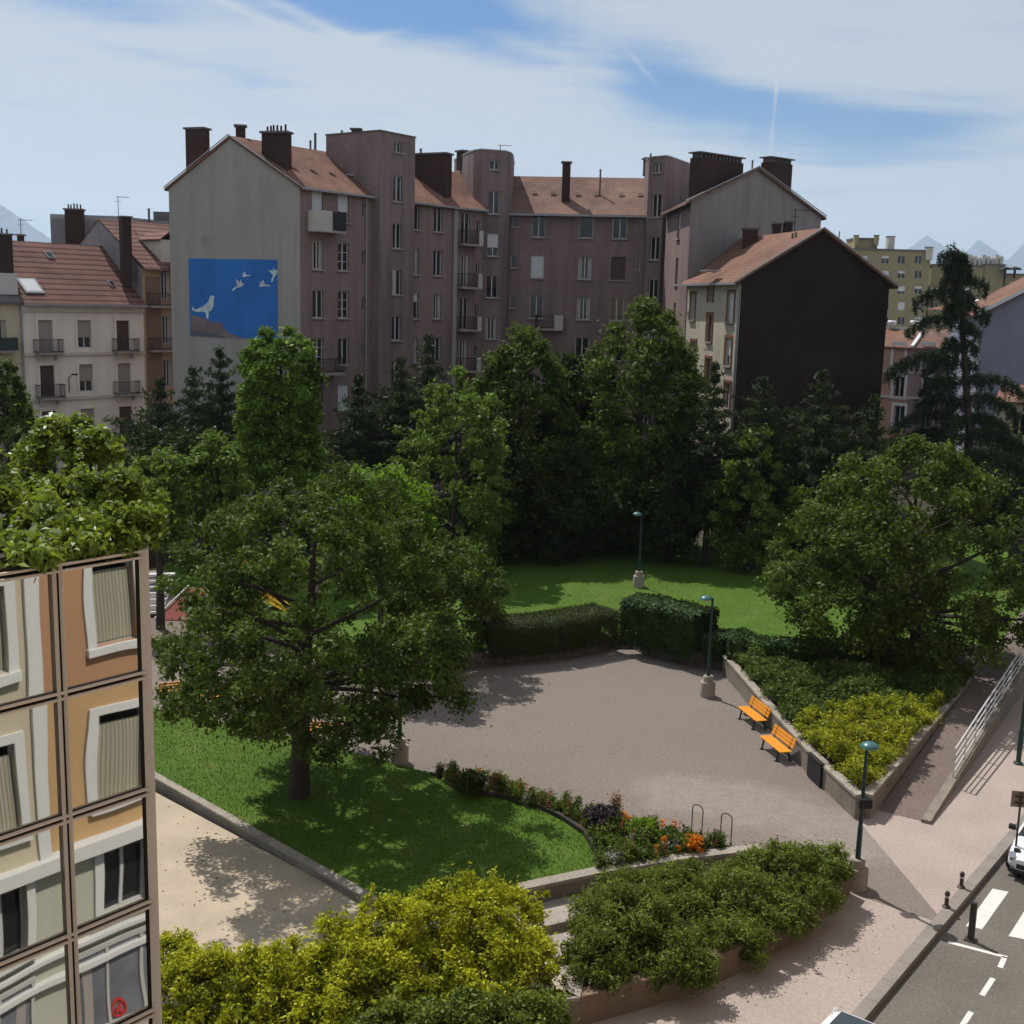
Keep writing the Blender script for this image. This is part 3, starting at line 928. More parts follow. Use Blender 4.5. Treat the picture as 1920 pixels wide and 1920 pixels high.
def bollard(p, label, h=.45, r=.06, name='low_bollard', mat='bollard'):
    p = V3(p); th = thing(name, label, 'bollard', p)
    b = MB(); b.lathe(p, [(r * 1.9, -.02), (r * 1.9, .03), (r, .06), (r * .9, h * .72), (r * 1.25, h * .76), (r * 1.15, h * .86), (r * .7, h * .96), (0, h)], 14)
    b.build('body', mat, th)
    b = MB(); b.lathe(p, [(r * .96, h * .60), (r * 1.06, h * .62), (r * 1.06, h * .66), (r * .92, h * .68)], 14); b.build('band', 'chrome', th)
    return th


bollard(W(1774, 1701), 'short dark bollard on the pavement, the one closer to the long lamp shadow', .46, .055)
bollard(W(1802, 1664), 'short dark bollard on the pavement, the one closer to the white car', .46, .055)


def post(p, label, h, w):
    p = V3(p); th = thing('steel_post', label, 'post', p)
    b = MB(); b.box(p + Vector((0, 0, h / 2)), (w, w * .8, h), R(-38)); b.build('shaft', 'bollard', th)
    b = MB(); b.box(p + Vector((0, 0, .02)), (w * 1.9, w * 1.7, .04), R(-38)); b.build('foot_plate', 'bollard', th)
    b = MB(); b.box(p + Vector((0, 0, h + .008)), (w * 1.08, w * .88, .016), R(-38)); b.build('top_cap', 'plastic', th)
    return th


post(W(1820, 1763, -.16), 'brown square post on the road beside the white parking line', .98, .14)
post(W(1902, 1642, -.16), 'brown square post on the road in front of the white car', .78, .14)
sg = W(1902, 1640, -.16)
th = thing('road_sign', 'plain brown back of a road sign on a thin pole by the white car', 'sign', sg + Vector((.03, .16, 0)))
sp = sg + Vector((.03, .16, 0))
b = MB(); b.tube([sp, sp + Vector((0, 0, 2.35))], .03, 8); b.build('pole', 'bollard', th)
b = MB(); b.box(sp + Vector((.08, .04, 2.12)), (.62, .02, .46), R(-8)); b.build('plate', 'signback', th)
b = MB(); b.box(sp + Vector((.06, .02, 2.2)), (.4, .03, .04), R(-8)); b.box(sp + Vector((.06, .02, 2.02)), (.4, .03, .04), R(-8)); b.build('bracket', 'bollard', th)
pp = W(1909, 1432)
th = thing('tall_dark_pole', 'tall dark pole on the pavement below the ramp railing', 'pole', pp)
b = MB(); b.tube([pp, pp + Vector((0, 0, 1.2))], .085, 10); b.tube([pp + Vector((0, 0, 1.2)), pp + Vector((0, 0, 4.3))], [.06, .045], 10); b.build('shaft', 'lamp', th)
b = MB(); b.lathe(pp, [(.16, -.01), (.16, .05), (.085, .08)], 12); b.build('foot', 'lamp', th)
# hoops in the flower bed
for x, y, lab in ((1306, 1563, 'thin metal hoop at the plaza edge of the flowers, left one of two'), (1360, 1580, 'thin metal hoop at the plaza edge of the flowers, right one of two')):
    p = W(x, y); th = thing('metal_hoop', lab, 'hoop', p)
    a = []; wd = .26
    for k in range(9):
        q = PI * k / 8; a.append(p + Vector((-math.cos(q) * wd / 2, .12 * math.cos(q), .75 + math.sin(q) * .13)))
    b = MB(); b.tube([a[0] - Vector((0, 0, .75))] + a + [a[-1] - Vector((0, 0, .75))], .016, 6); b.build('tube', 'bollard', th)
    b = MB()
    for e in (a[0], a[-1]): b.cyl((e.x, e.y, 0.0), (e.x, e.y, .05), .035)
    b.build('foot', 'bollard', th)
# dark panel let into the planter wall
b = MB(); pc = (Vector((*pw[2], 0)) + Vector((*pw[3], 0))) / 2 - Vector((*pw[2], 0)); pc = Vector((*pw[2], 0)) + (Vector((*pw[3], 0)) - Vector((*pw[2], 0))) * .12
wd = (Vector((*pw[3], 0)) - Vector((*pw[2], 0))).normalized(); wn = Vector((wd.y, -wd.x, 0))
if wn.x > 0: wn = -wn
th = thing('wall_cabinet', 'black cabinet fixed to the planter wall near its pointed end', 'cabinet', pc + wn * .2)
an = math.atan2(wd.y, wd.x)
b.box(pc + wn * .18 + Vector((0, 0, .42)), (1.0, .09, .74), an); b.build('door', 'plastic', th)
b = MB(); b.box(pc + wn * .18 + Vector((0, 0, .81)), (1.06, .14, .04), an); b.build('lid', 'plastic', th)


# ================================================================== CARS
def car_make(label, paint):
    th = thing('parked_car', label, 'car', (0, 0, 0), group='cars parked along the street')
    # x = length, front at +x; stations: x, half width, belt height, sill height
    Ls = [(-2.0, .62, .78, .42), (-1.92, .78, .86, .26), (-1.5, .86, .95, .22), (-.6, .88, .95, .20), (.4, .88, .93, .20), (.95, .87, .90, .20), (1.45, .84, .80, .21), (1.85, .76, .70, .24), (2.02, .58, .60, .32)]
    b = MB(); rings = []
    for x, hw, zt, zb in Ls:
        m = (zt + zb) / 2
        rings.append([(x, -hw * .86, zb), (x, -hw, zb + .14), (x, -hw * 1.0, m + .06), (x, -hw * .93, zt - .05), (x, -hw * .82, zt), (x, 0, zt + .03),
                      (x, hw * .82, zt), (x, hw * .93, zt - .05), (x, hw, m + .06), (x, hw, zb + .14), (x, hw * .86, zb)])
    for A, B in zip(rings[:-1], rings[1:]):
        for k in range(len(A) - 1): b.face([A[k], A[k + 1], B[k + 1], B[k]], smooth=True)
        b.face([A[-1], A[0], B[0], B[-1]], smooth=True)
    b.face(rings[0][::-1], smooth=True); b.face(rings[-1], smooth=True)
    b.build('body', paint, th)
    # glasshouse and roof
    g = [(-1.82, .64, .93), (-1.42, .60, 1.42), (.18, .60, 1.43), (.98, .70, .92)]
    b = MB()
    bl = [(-1.84, .74, .90), (1.02, .76, .90)]
    pl = [(-1.84, .74, .92), (-1.40, .60, 1.40), (.20, .60, 1.42), (1.04, .76, .90)]
    for s in (-1, 1):
        b.face([(pl[0][0], s * pl[0][1], pl[0][2]), (pl[1][0], s * pl[1][1], pl[1][2]), (pl[2][0], s * pl[2][1], pl[2][2]), (pl[3][0], s * pl[3][1], pl[3][2])])
    b.face([(pl[2][0], -.60, 1.42), (pl[2][0], .60, 1.42), (pl[3][0], .76, .90), (pl[3][0], -.76, .90)])
    b.face([(pl[0][0], .74, .92), (pl[0][0], -.74, .92), (pl[1][0], -.60, 1.40), (pl[1][0], .60, 1.40)][::-1])
    b.build('windows', 'glass', th)
    b = MB()
    xs = [-1.50, -1.36, -.6, .1, .24]; zz = [1.37, 1.43, 1.47, 1.45, 1.40]
    for i in range(4):
        b.face([(xs[i], -.63, zz[i] - .05), (xs[i + 1], -.63, zz[i + 1] - .05), (xs[i + 1], -.45, zz[i + 1]), (xs[i], -.45, zz[i])], smooth=True)
        b.face([(xs[i], -.45, zz[i]), (xs[i + 1], -.45, zz[i + 1]), (xs[i + 1], .45, zz[i + 1]), (xs[i], .45, zz[i])], smooth=True)
        b.face([(xs[i], .45, zz[i]), (xs[i + 1], .45, zz[i + 1]), (xs[i + 1], .63, zz[i + 1] - .05), (xs[i], .63, zz[i] - .05)], smooth=True)
    for s in (-1, 1):
        b.bar((.18, s * .61, 1.40), (1.03, s * .765, .91), .06, .05); b.bar((-.55, s * .615, 1.42), (-.5, s * .765, .92), .03, .07)
        b.bar((-1.40, s * .61, 1.40), (-1.84, s * .745, .92), .09, .10)
    b.build('roof', paint, th)
    for sx in (-1.25, 1.28):
        for s in (-1, 1):
            b = MB(); b.cyl((sx, s * .66, .31), (sx, s * .875, .31), .31, n=20); w_ = b.build('wheel', 'tyre', th)
            b = MB(); b.cyl((sx, s * .80, .31), (sx, s * .885, .31), .19, n=14); b.build('rim', 'chrome', w_)
    for s in (-1, 1):
        b = MB(); b.box(None, (.20, .34, .14), M4=Matrix.Translation((1.86, s * .56, .62)) @ Matrix.Rotation(s * R(-28), 4, 'Z') @ Matrix.Rotation(R(28), 4, 'Y')); b.build('headlight', 'chrome', th)
        b = MB(); b.box((-1.93, s * .62, .74), (.10, .2, .2)); b.build('tail_light', 'carred', th)
        b = MB(); b.box((.78, s * .98, .98), (.12, .18, .13)); b.bar((.8, s * .8, .93), (.8, s * .95, .96), .04, .04); b.build('wing_mirror', 'plastic', th)
    b = MB(); b.box((2.0, 0, .42), (.09, .98, .13)); b.box((1.985, 0, .56), (.06, .62, .05)); b.build('grille', 'plastic', th)
    b = MB(); b.box((1.96, 0, .27), (.16, 1.3, .10)); b.box((-1.93, 0, .36), (.14, 1.3, .12)); b.build('bumper', 'plastic', th)
    return th


ca = math.atan2(KD.y, KD.x)
car = car_make('white hatchback facing the camera by the pavement, cut off at the right', 'carwhite')
car.location = K(6.4, -1.12, -.16); car.rotation_euler.z = ca + PI
fr = W(1634, 1900, 1.24)
c2 = car_make('white car with a dark glass roof cut off by the bottom edge', 'carwhite')
tt = (fr - K0).dot(KD); nn = (fr - K0).dot(KN)
b = MB(); xs = [-1.38, -.9, -.4, .02]; zz = [1.432, 1.462, 1.468, 1.458]
for i in range(3): b.face([(xs[i], -.47, zz[i]), (xs[i + 1], -.47, zz[i + 1]), (xs[i + 1], .47, zz[i + 1]), (xs[i], .47, zz[i])])
b.build('sunroof', 'glass', c2)
c2.location = K(tt - 1.75, nn, -.16); c2.rotation_euler.z = ca + PI
c3 = car_make('grey car parked up the street behind the big right tree', 'cargrey'); c3.location = K(20.5, -1.1, -.16); c3.rotation_euler.z = ca + PI
c4 = copy_tree(car); c4['label'] = 'second white car further up the street, seen past the right tree'; c4.location = K(26.5, -1.1, -.16); c4.rotation_euler.z = ca + PI

# iron fence at the right edge, up on the terrace beyond the ramp
fx = [W(1892, 1050, 1.0), W(1990, 1180, 1.0)]
th = thing('iron_fence', 'black iron fence behind the big right tree at the photo edge', 'fence', fx[0])
d = fx[1] - fx[0]; L = d.length; d.normalize(); nb = int(L / .28)
b = MB()
for h in (.15, 1.05): b.bar(fx[0] + Vector((0, 0, h)), fx[1] + Vector((0, 0, h)), .05, .05)
b.build('rail', 'iron', th)
b = MB()
for i in range(nb):
    p = fx[0] + d * (i * .28); b.cyl((p.x, p.y, -.4), (p.x, p.y, 2.25), .022, n=6)
b.build('bars', 'iron', th)
for i in range(0, int(L / 2.2) + 1):
    p = fx[0] + d * (i * 2.2); b = MB(); b.box((p.x, p.y, .9), (.12, .12, 3.0)); b.build('post', 'iron', th)

# playground glimpsed at the left behind the front tree
p0 = P(285, 1095, 54)
th = thing('slatted_steps', 'white open steps beside the glass building at the playground', 'steps', (p0.x, p0.y, 0))
b = MB()
for i in range(7): b.box((p0.x - .3 + i * .02, p0.y + i * .28, .22 + i * .24), (1.5, .34, .10), R(12))
b.build('treads', 'white', th)
b = MB()
for s in (-.8, .75): b.bar((p0.x - .3 + s, p0.y - .1, .05), (p0.x - .2 + s, p0.y + 1.9, 1.7), .06, .16)
b.build('stringers', 'paleconcrete', th)
pr_ = P(345, 1075, 54)
th = thing('play_ramp', 'red rubber play slope glimpsed left of the front tree', 'play slope', (pr_.x, pr_.y, 0))
b = MB(); x, y = pr_.x, pr_.y
A = [(x - 1.2, y - .6, .05), (x + .9, y - .6, .05), (x + .8, y + 1.3, 1.15), (x - .1, y + 1.3, 1.15)]
b.face(A); b.face([(x - 1.2, y - .6, 0), A[0], A[3], (x - .1, y + 1.3, 0)][::-1]); b.face([(x + .9, y - .6, 0), (x + .8, y + 1.3, 0), A[2], A[1]]); b.face([A[3], A[2], (x + .8, y + 1.3, 0), (x - .1, y + 1.3, 0)])
b.build('slope', 'redrubber', th)
b = MB(); b.bar((x - 1.25, y - .6, .1), (x - .15, y + 1.3, 1.25), .05, .06); b.bar((x + .92, y - .6, .1), (x + .84, y + 1.3, 1.25), .05, .06); b.build('edge_rail', 'steelwhite', th)
pt = P(458, 1060, 55)
th = thing('play_tower', 'small play tower with red roof and yellow slide behind the front tree', 'play tower', (pt.x, pt.y, 0))
x, y = pt.x, pt.y
for sx in (-.6, .6):
    for sy in (-.6, .6):
        b = MB(); b.cyl((x + sx, y + sy, 0), (x + sx, y + sy, 2.3), .06); b.build('post', 'bench', th)
b = MB(); b.box((x, y, 1.1), (1.3, 1.3, .08)); b.build('deck', 'brownpanel', th)
b = MB()
for k in range(4):
    a0, a1 = PI / 4 + k * PI / 2, PI / 4 + (k + 1) * PI / 2
    b.face([(x + 1.1 * math.cos(a0), y + 1.1 * math.sin(a0), 2.25), (x + 1.1 * math.cos(a1), y + 1.1 * math.sin(a1), 2.25), (x, y, 3.0)])
b.build('roof', 'red', th)
b = MB(); b.bar((x + .6, y - .2, 1.12), (x + 2.6, y - .9, .25), .55, .05); b.bar((x + .7, y - .5, 1.25), (x + 2.6, y - 1.2, .38), .05, .2); b.bar((x + .7, y + .1, 1.25), (x + 2.6, y - .62, .38), .05, .2); b.build('slide', 'yellow', th)

# ================================================================== BUILDINGS
WCACHE = {}; BLIND = ['blind']


def win_mesh(kind, key, fn, mat):
    k = (kind,) + key
    if k not in WCACHE:
        b = MB(); fn(b); WCACHE[k] = b.mesh(kind, mat)
    return WCACHE[k]


def put_window(parent, p, ang, w, h, style='cas', sill=True, frame='frame', y0=.13):
    """window unit in an opening: local x along the wall, y inwards, z up from the opening's foot"""
    key = (round(w, 2), round(h, 2), style, frame, BLIND[0])
    fr = .055 if w > .6 else .04

    def f_frame(b):
        for s in (-1, 1): b.box((s * (w / 2 - fr / 2), y0 + .03, h / 2), (fr, .06, h))
        b.box((0, y0 + .03, fr / 2), (w - 2 * fr, .06, fr)); b.box((0, y0 + .03, h - fr / 2), (w - 2 * fr, .06, fr))
        if w > .6 and style not in ('sash', 'louvre'): b.box((0, y0 + .025, h / 2), (.08, .07, h - 2 * fr))
        if style == 'bars':
            for k in (1, 2): b.box((0, y0 + .03, h * k / 3), (w - 2 * fr, .05, .035))
    o = bpy.data.objects.new('window', win_mesh('window', key, f_frame, frame)); COL.objects.link(o)
    o.parent = parent; o.location = V3(p) - root_loc(parent); o.rotation_euler.z = ang
    pane = add_mesh('pane', win_mesh('pane', key, lambda b: b.face([(-w / 2 + .01, y0 + .05, .01), (w / 2 - .01, y0 + .05, .01), (w / 2 - .01, y0 + .05, h - .01), (-w / 2 + .01, y0 + .05, h - .01)]), 'pane'), o)
    if sill:
        add_mesh('sill', win_mesh('sill', key, lambda b: b.box((0, -.005, -.045), (w + .22, .25, .09)), 'pinksill'), o)
    if style in ('half', 'full', 'third'):
        hb = {'half': .62, 'full': .97, 'third': .33}[style] * h
        add_mesh('roller_blind', win_mesh('blind', key, lambda b: b.box((0, y0 - .005, h - hb / 2), (w - .03, .03, hb)), BLIND[0]), o)
    if style == 'louvre':
        add_mesh('louvre', win_mesh('louvre', key, lambda b: b.face([(-w / 2 + .02, y0 + .0, .02), (w / 2 - .02, y0 + .0, .02), (w / 2 - .02, y0 + .0, h * .86), (-w / 2 + .02, y0 + .0, h * .86)]), 'louvre'), o)
    if style in ('shut', 'shutw'):
        def f_sh(b):
            for s in (-1, 1): b.box((s * w / 4, y0 - .02, h / 2), (w / 2 - .015, .04, h - .02))
        add_mesh('shutter', win_mesh('shutter', key, f_sh, 'shutterbrown' if style == 'shut' else 'blind'), o)
    if style == 'open':
        add_mesh('open_leaf', win_mesh('leaf', key, lambda b: b.box((-w / 2 + .03, y0 - .20, h / 2), (.045, .42, h - .06)), frame), o)
    if style == 'curt':
        def f_c(b):
            for s in (-1, 1): b.box((s * (w / 2 - w * .16), y0 + .04, h / 2), (w * .26, .012, h - .12))
        add_mesh('curtain', win_mesh('curtain', key, f_c, 'curtain'), o)
    return o


def wall(parent, p0, p1, z0, z1, holes=(), mat='pink', depth=.24, name='wall', top=None, yoff=0):
    """wall with real openings. holes: (u, z, w, h, style[, sill])"""
    p0 = Vector((p0[0], p0[1], 0)); p1 = Vector((p1[0], p1[1], 0))
    d = p1 - p0; L = d.length; w = d.normalized(); inn = Vector((-w.y, w.x, 0))
    holes = [h for h in holes if h[0] - h[2] / 2 > .02 and h[0] + h[2] / 2 < L - .02 and h[1] > z0 and h[1] + h[3] < z1]
    us = sorted({0.0, L} | {round(h[0] + s * h[2] / 2, 3) for h in holes for s in (-1, 1)})
    zs = sorted({z0, z1} | {round(h[1], 3) for h in holes} | {round(h[1] + h[3], 3) for h in holes})
    b = MB()

    def pt(u, z, y=0.0): q = p0 + w * u + inn * (y + yoff); return (q.x, q.y, z)
    for i in range(len(us) - 1):
        for j in range(len(zs) - 1):
            uc, zc = (us[i] + us[i + 1]) / 2, (zs[j] + zs[j + 1]) / 2
            if any(abs(uc - h[0]) < h[2] / 2 and h[1] < zc < h[1] + h[3] for h in holes): continue
            b.face([pt(us[i], zs[j]), pt(us[i + 1], zs[j]), pt(us[i + 1], zs[j + 1]), pt(us[i], zs[j + 1])], [(us[i], zs[j]), (us[i + 1], zs[j]), (us[i + 1], zs[j + 1]), (us[i], zs[j + 1])])
    for h in holes:
        a, c, lo, hi = h[0] - h[2] / 2, h[0] + h[2] / 2, h[1], h[1] + h[3]
        b.face([pt(a, lo), pt(a, lo, depth), pt(a, hi, depth), pt(a, hi)][::-1]); b.face([pt(c, lo), pt(c, lo, depth), pt(c, hi, depth), pt(c, hi)])
        b.face([pt(a, hi), pt(a, hi, depth), pt(c, hi, depth), pt(c, hi)][::-1]); b.face([pt(a, lo), pt(a, lo, depth), pt(c, lo, depth), pt(c, lo)])
        b.face([pt(a, lo, depth), pt(c, lo, depth), pt(c, hi, depth), pt(a, hi, depth)])
    if top:
        b.face([pt(0, z1)] + [pt(L, z1)] + [pt(u, z) for u, z in top])
    o = b.build(name, mat, parent)
    ang = math.atan2(w.y, w.x)
    for h in holes:
        q = p0 + w * h[0] + inn * yoff
        sty = h[4]
        if sty in ('none',): continue
        if sty == 'dark':
            continue
        put_window(parent, (q.x, q.y, h[1]), ang, h[2], h[3], sty, sill=(h[5] if len(h) > 5 else True))
    return o


def slab(b, pts, t=.16):
    P_ = [Vector(p) for p in pts]
    b.face(P_)
    lo = [p - Vector((0, 0, t)) for p in P_]
    b.face(lo[::-1])
    for i in range(len(P_)):
        j = (i + 1) % len(P_); b.face([lo[i], lo[j], P_[j], P_[i]])


def chim(parent, x0, x1, ytop, ybot, Y, dep, mat='brickchim', pots=0, cap=True, ang=R(35), name='chimney', crown=0):
    a, c = P(x0, ytop, Y), P(x1, ytop, Y); zb = P((x0 + x1) / 2, ybot, Y).z - .8
    w = (c.x - a.x); cx = (a.x + c.x) / 2; zt = a.z
    b = MB(); ca_, sa_ = math.cos(ang), math.sin(ang)
    wl = max(.3, (w - abs(dep * sa_)) / max(.2, abs(ca_)))
    b.box((cx, Y, (zb + zt) / 2), (wl, dep, zt - zb), ang); o = b.build(name, mat, parent)
    if cap and not crown:
        b = MB(); b.box((cx, Y, zt + .06), (wl + .22, dep + .22, .12), ang); b.build('chimney_cap', 'tar', o)
    q = Matrix.Rotation(ang, 3, 'Z')
    for i in range(pots):
        u = (-.5 + (i + .5) / pots) * (wl - .2); p = Vector((cx, Y, zt + .1)) + q @ Vector((u, random.uniform(-.15, .15), 0))
        b = MB(); b.cyl(p, p + Vector((0, 0, random.uniform(.35, .5))), .075, .06, 8); b.build('chimney_pot', 'brickchim', o)
    if crown:
        b = MB()
        for i in range(crown):
            u = (-.5 + (i + .5) / crown) * (wl - .1); p = Vector((cx, Y, zt + .15)) + q @ Vector((u, 0, 0)); b.box(p, (wl / crown * .42, dep * .9, .30), ang)
        b.build('flue_row', 'tar', o)
        b = MB(); b.box((cx, Y, zt + .34), (wl + .22, dep + .22, .08), ang); b.build('chimney_slab', 'tar', o)
    return o


def pipe(parent, x, ytop, ybot, Y, r=.07, name='vent_pipe', mat='tar'):
    a, c = P(x, ytop, Y), P(x, ybot, Y); b = MB(); b.cyl((a.x, Y, c.z - .6), (a.x, Y, a.z), r, n=8); b.cyl((a.x, Y, a.z), (a.x, Y, a.z + .12), r * 1.7, r * .6, n=8); return b.build(name, mat, parent)


def antenna(parent, x, ytop, ybot, Y, flip=1):
    a, c = P(x, ytop, Y), P(x, ybot, Y); b = MB(); b.cyl((a.x, Y, c.z - .5), (a.x, Y, a.z), .03, n=6)
    b.bar((a.x - .2 * flip, Y, a.z - .06), (a.x + .95 * flip, Y + .1, a.z - .06), .03, .03)
    for k in range(6): b.bar((a.x + (.0 + k * .17) * flip, Y - .22 + .02 * k, a.z - .04), (a.x + (.0 + k * .17) * flip, Y + .28 - .02 * k, a.z - .04), .02, .02)
    b.bar((a.x - .25, Y, a.z - .45), (a.x + .3, Y, a.z - .45), .025, .025)
    return b.build('tv_antenna', 'iron', parent)


def balcony(parent, p0, p1, u0_, u1_, zf, dep=.9, rail='iron', h=.95, solid=None, panels=None, bars=True, scroll=False):
    p0 = Vector((p0[0], p0[1], 0)); d = Vector((p1[0], p1[1], 0)) - p0; w = d.normalized(); out = Vector((w.y, -w.x, 0)); ang = math.atan2(w.y, w.x)
    uc = (u0_ + u1_) / 2; L = u1_ - u0_
    b = MB(); c = p0 + w * uc + out * dep / 2
    b.box((c.x, c.y, zf - .08), (L, dep - .004, .16), ang); o = b.build('balcony', 'pinksill', parent)
    b = MB()
    cs = [p0 + w * u0_ + out * .02, p0 + w * u0_ + out * (dep - .04), p0 + w * u1_ + out * (dep - .04), p0 + w * u1_ + out * .02]
    for i in range(3):
        a, e = cs[i], cs[i + 1]
        for hh in ((.08, h) if bars else (h,)): b.bar((a.x, a.y, zf + hh), (e.x, e.y, zf + hh), .045, .05)
        n = max(2, int((e - a).length / .12))
        if bars:
            for k in range(n + 1):
                q = a + (e - a) * k / n; b.bar((q.x, q.y, zf), (q.x, q.y, zf + h), .022, .022)
        else:
            b.bar((a.x, a.y, zf + h * .5), (e.x, e.y, zf + h * .5), .03, h * .92)
    b.build('railing', rail, o)
    if solid:
        f0, f1 = solid
        if f0 < 0:
            b = MB(); b.bar((cs[0].x - w.x * .03, cs[0].y - w.y * .03, zf + h * .47), (cs[1].x - w.x * .03, cs[1].y - w.y * .03, zf + h * .47), .05, h * 1.14); b.build('side_panel', 'paleconcrete', o)
        b = MB(); a, e = cs[1] + w * (L * f0) + out * .04, cs[1] + w * (L * f1) + out * .04
        b.bar((a.x, a.y, zf + h * .47), (e.x, e.y, zf + h * .47), .05, h * 1.15); b.build('screen_panel', 'paleconcrete', o)
    return o


def upx(p0, p1, x, y): return hit(x, y, p0, p1)[0]


# ------------------------------------------------------------------ long pink apartment building round the back of the garden
ZE = 22.0
A = W(562, 348, ZE); D = W(852, 386, ZE); G1 = W(316, 350, ZE); E = W(905, 391, ZE)
Fc = W(958, 398, ZE); Gc = W(1210, 402, ZE); H0 = W(1250, 398, ZE); H1 = W(1296, 378, ZE); H2 = W(1540, 405, ZE)
bl = thing('apartment_building', 'long pink apartment building with stair towers and a blue bird mural on its grey gable', 'building', (A.x, A.y, 0))
w1 = (D - A).normalized(); w1.z = 0; n1 = Vector((w1.y, -w1.x, 0))
ROWS = [20.0, 16.87, 13.75, 10.62, 7.5, 4.38, 1.25]
st1 = ['half', 'cas', 'cas', 'bars', 'cas', 'cas', 'cas']
hs = []
for i, z in enumerate(ROWS):
    u1_ = upx(A, D, 596, 500); u2_ = upx(A, D, 644, 500)
    hs.append((u1_, z, 1.0, 1.8, ['full', 'curt', 'cas', 'bars', 'shut', 'cas', 'cas'][i])); hs.append((u2_, z, 1.05, 1.8, ['half', 'bars', 'bars', 'cas', 'shutw', 'cas', 'cas'][i]))
    hs.append((upx(A, D, 682, 500), z + .5, .32, .9, 'sash', False))
    for k, px in enumerate((777, 821)):
        hs.append((upx(A, D, px, 480), z, 1.0, 1.8, [['cas', 'cas'], ['curt', 'cas'], ['third', 'curt'], ['curt', 'cas'], ['cas', 'half'], ['cas', 'cas'], ['cas', 'cas']][i][k]))
wall(bl, A, D, 0, ZE, hs, 'pink')
# grey gable with the mural
gw = (A - G1); gw.z = 0; GL = gw.length
um, zr_ = hit(432, 258, G1, A)
wall(bl, G1, A, 0, ZE, (), 'gable', name='gable_wall', top=[(um, zr_)])
Rm = Vector((G1.x, G1.y, 0)) + gw.normalized() * um
off2 = (D - A); off2.z = 0
Dp = G1 + off2


def z_(v, z): return Vector((v.x, v.y, z))


inn1 = -n1
b = MB(); b.face([z_(G1 + off2, 0), z_(G1, 0), z_(G1, ZE), z_(G1 + off2, ZE)]); b.build('rear_wall', 'pink', bl)
# roofs
ov = .38
rdg0 = z_(Rm, zr_ + .12); gd = gw.normalized()
rdg1 = z_(Rm + off2 * 1.02, zr_ + .12)
eA = z_(A + n1 * ov - w1 * .14, ZE - .12); eD = z_(D + n1 * ov, ZE - .12); eE = z_(E + Vector((.45, -.1, 0)), ZE - .12)
rC0 = Vector((-2.6, 99.3, zr_ + .08))
b = MB(); slab(b, [eA, eD, rdg1, rdg0 - w1 * .14])
slab(b, [eD, eE, rC0, rdg1])
eG = z_(G1 - gd * .2 - w1 * .14, ZE - .12); slab(b, [rdg0 - w1 * .14, rdg1, z_(Dp - gd * ov, ZE - .15), eG])
slab(b, [rdg1, rC0, Vector((-5, 105, ZE)), z_(Dp, ZE)])
roof1 = b.build('roof', 'tile', bl)
b = MB()
b.bar(eA + Vector((0, 0, -.05)), eD + Vector((0, 0, -.05)), .14, .14); b.bar(eD + Vector((0, 0, -.05)), eE + Vector((0, 0, -.05)), .14, .14)
b.build('gutter', 'zinc', roof1)
b = MB(); b.bar(eA + Vector((0, 0, .05)) - w1 * .06, rdg0 - w1 * .20 + Vector((0, 0, .06)), .05, .06); b.bar(eG + Vector((0, 0, .05)) - w1 * .06, rdg0 - w1 * .20 + Vector((0, 0, .06)), .05, .06); b.build('verge_trim', 'zinc', roof1)
# row of pale snow hooks / vents
b = MB()
for k in range(5):
    p = eA.lerp(eD, .12 + .11 * k).lerp(rdg0.lerp(rdg1, .12 + .11 * k), .42); b.box(p + Vector((0, 0, .12)), (.5, .22, .06), R(35))
b.build('roof_vent', 'paleconcrete', roof1)
# section with balconies, between wing and round tower
uE = (E - D).length
hd = []
for i, z in enumerate([19.3, 16.15, 13.0, 9.9, 6.75, 3.6]):
    hd.append((upx(D, E, 872, 470), z, .85, 2.35, 'curt' if i % 2 else 'cas', False)); hd.append((upx(D, E, 896, 470), z + 1.0, .3, .8, 'sash', False))
wall(bl, D, E, 0, ZE, hd, 'pink')
for z in [19.3, 16.15, 13.0, 9.9, 6.75]:
    balcony(bl, D, E, .25, uE - .55, z, .8, 'brownrail', .95, solid=(.8, 1.0))
# balconies on the first wing
uu = upx(A, D, 596, 500)
bq = balcony(bl, A, D, upx(A, D, 578, 430), upx(A, D, 630, 430), 19.35, .95, 'iron', 1.15, bars=False, solid=(-.02, .48))
balcony(bl, A, D, upx(A, D, 585, 690), upx(A, D, 628, 690), 10.2, .95, 'iron', .9)
b = MB(); 
for px in (690, ):
    q = A + w1 * (upx(A, D, px, 500) - .25) + n1 * .07; b.cyl((q.x, q.y, 0), (q.x, q.y, ZE - .2), .06, n=8)
q = D + n1 * .12; b.box((q.x, q.y, ZE / 2 - .1), (.34, .24, ZE - .2), R(35)); b.build('downpipe', 'gable', bl)
# mural
mu0, mz0 = hit(357, 630, G1, A); mu1, mz1 = hit(520, 487, G1, A)
gn = Vector((gd.y, -gd.x, 0)); g0 = Vector((G1.x, G1.y, 0))


def gp(u, z, o): q = g0 + gd * u + gn * o; return (q.x, q.y, z)


def gpx(x, y, o): u, z = hit(x, y, G1, A); return gp(u, z, o)


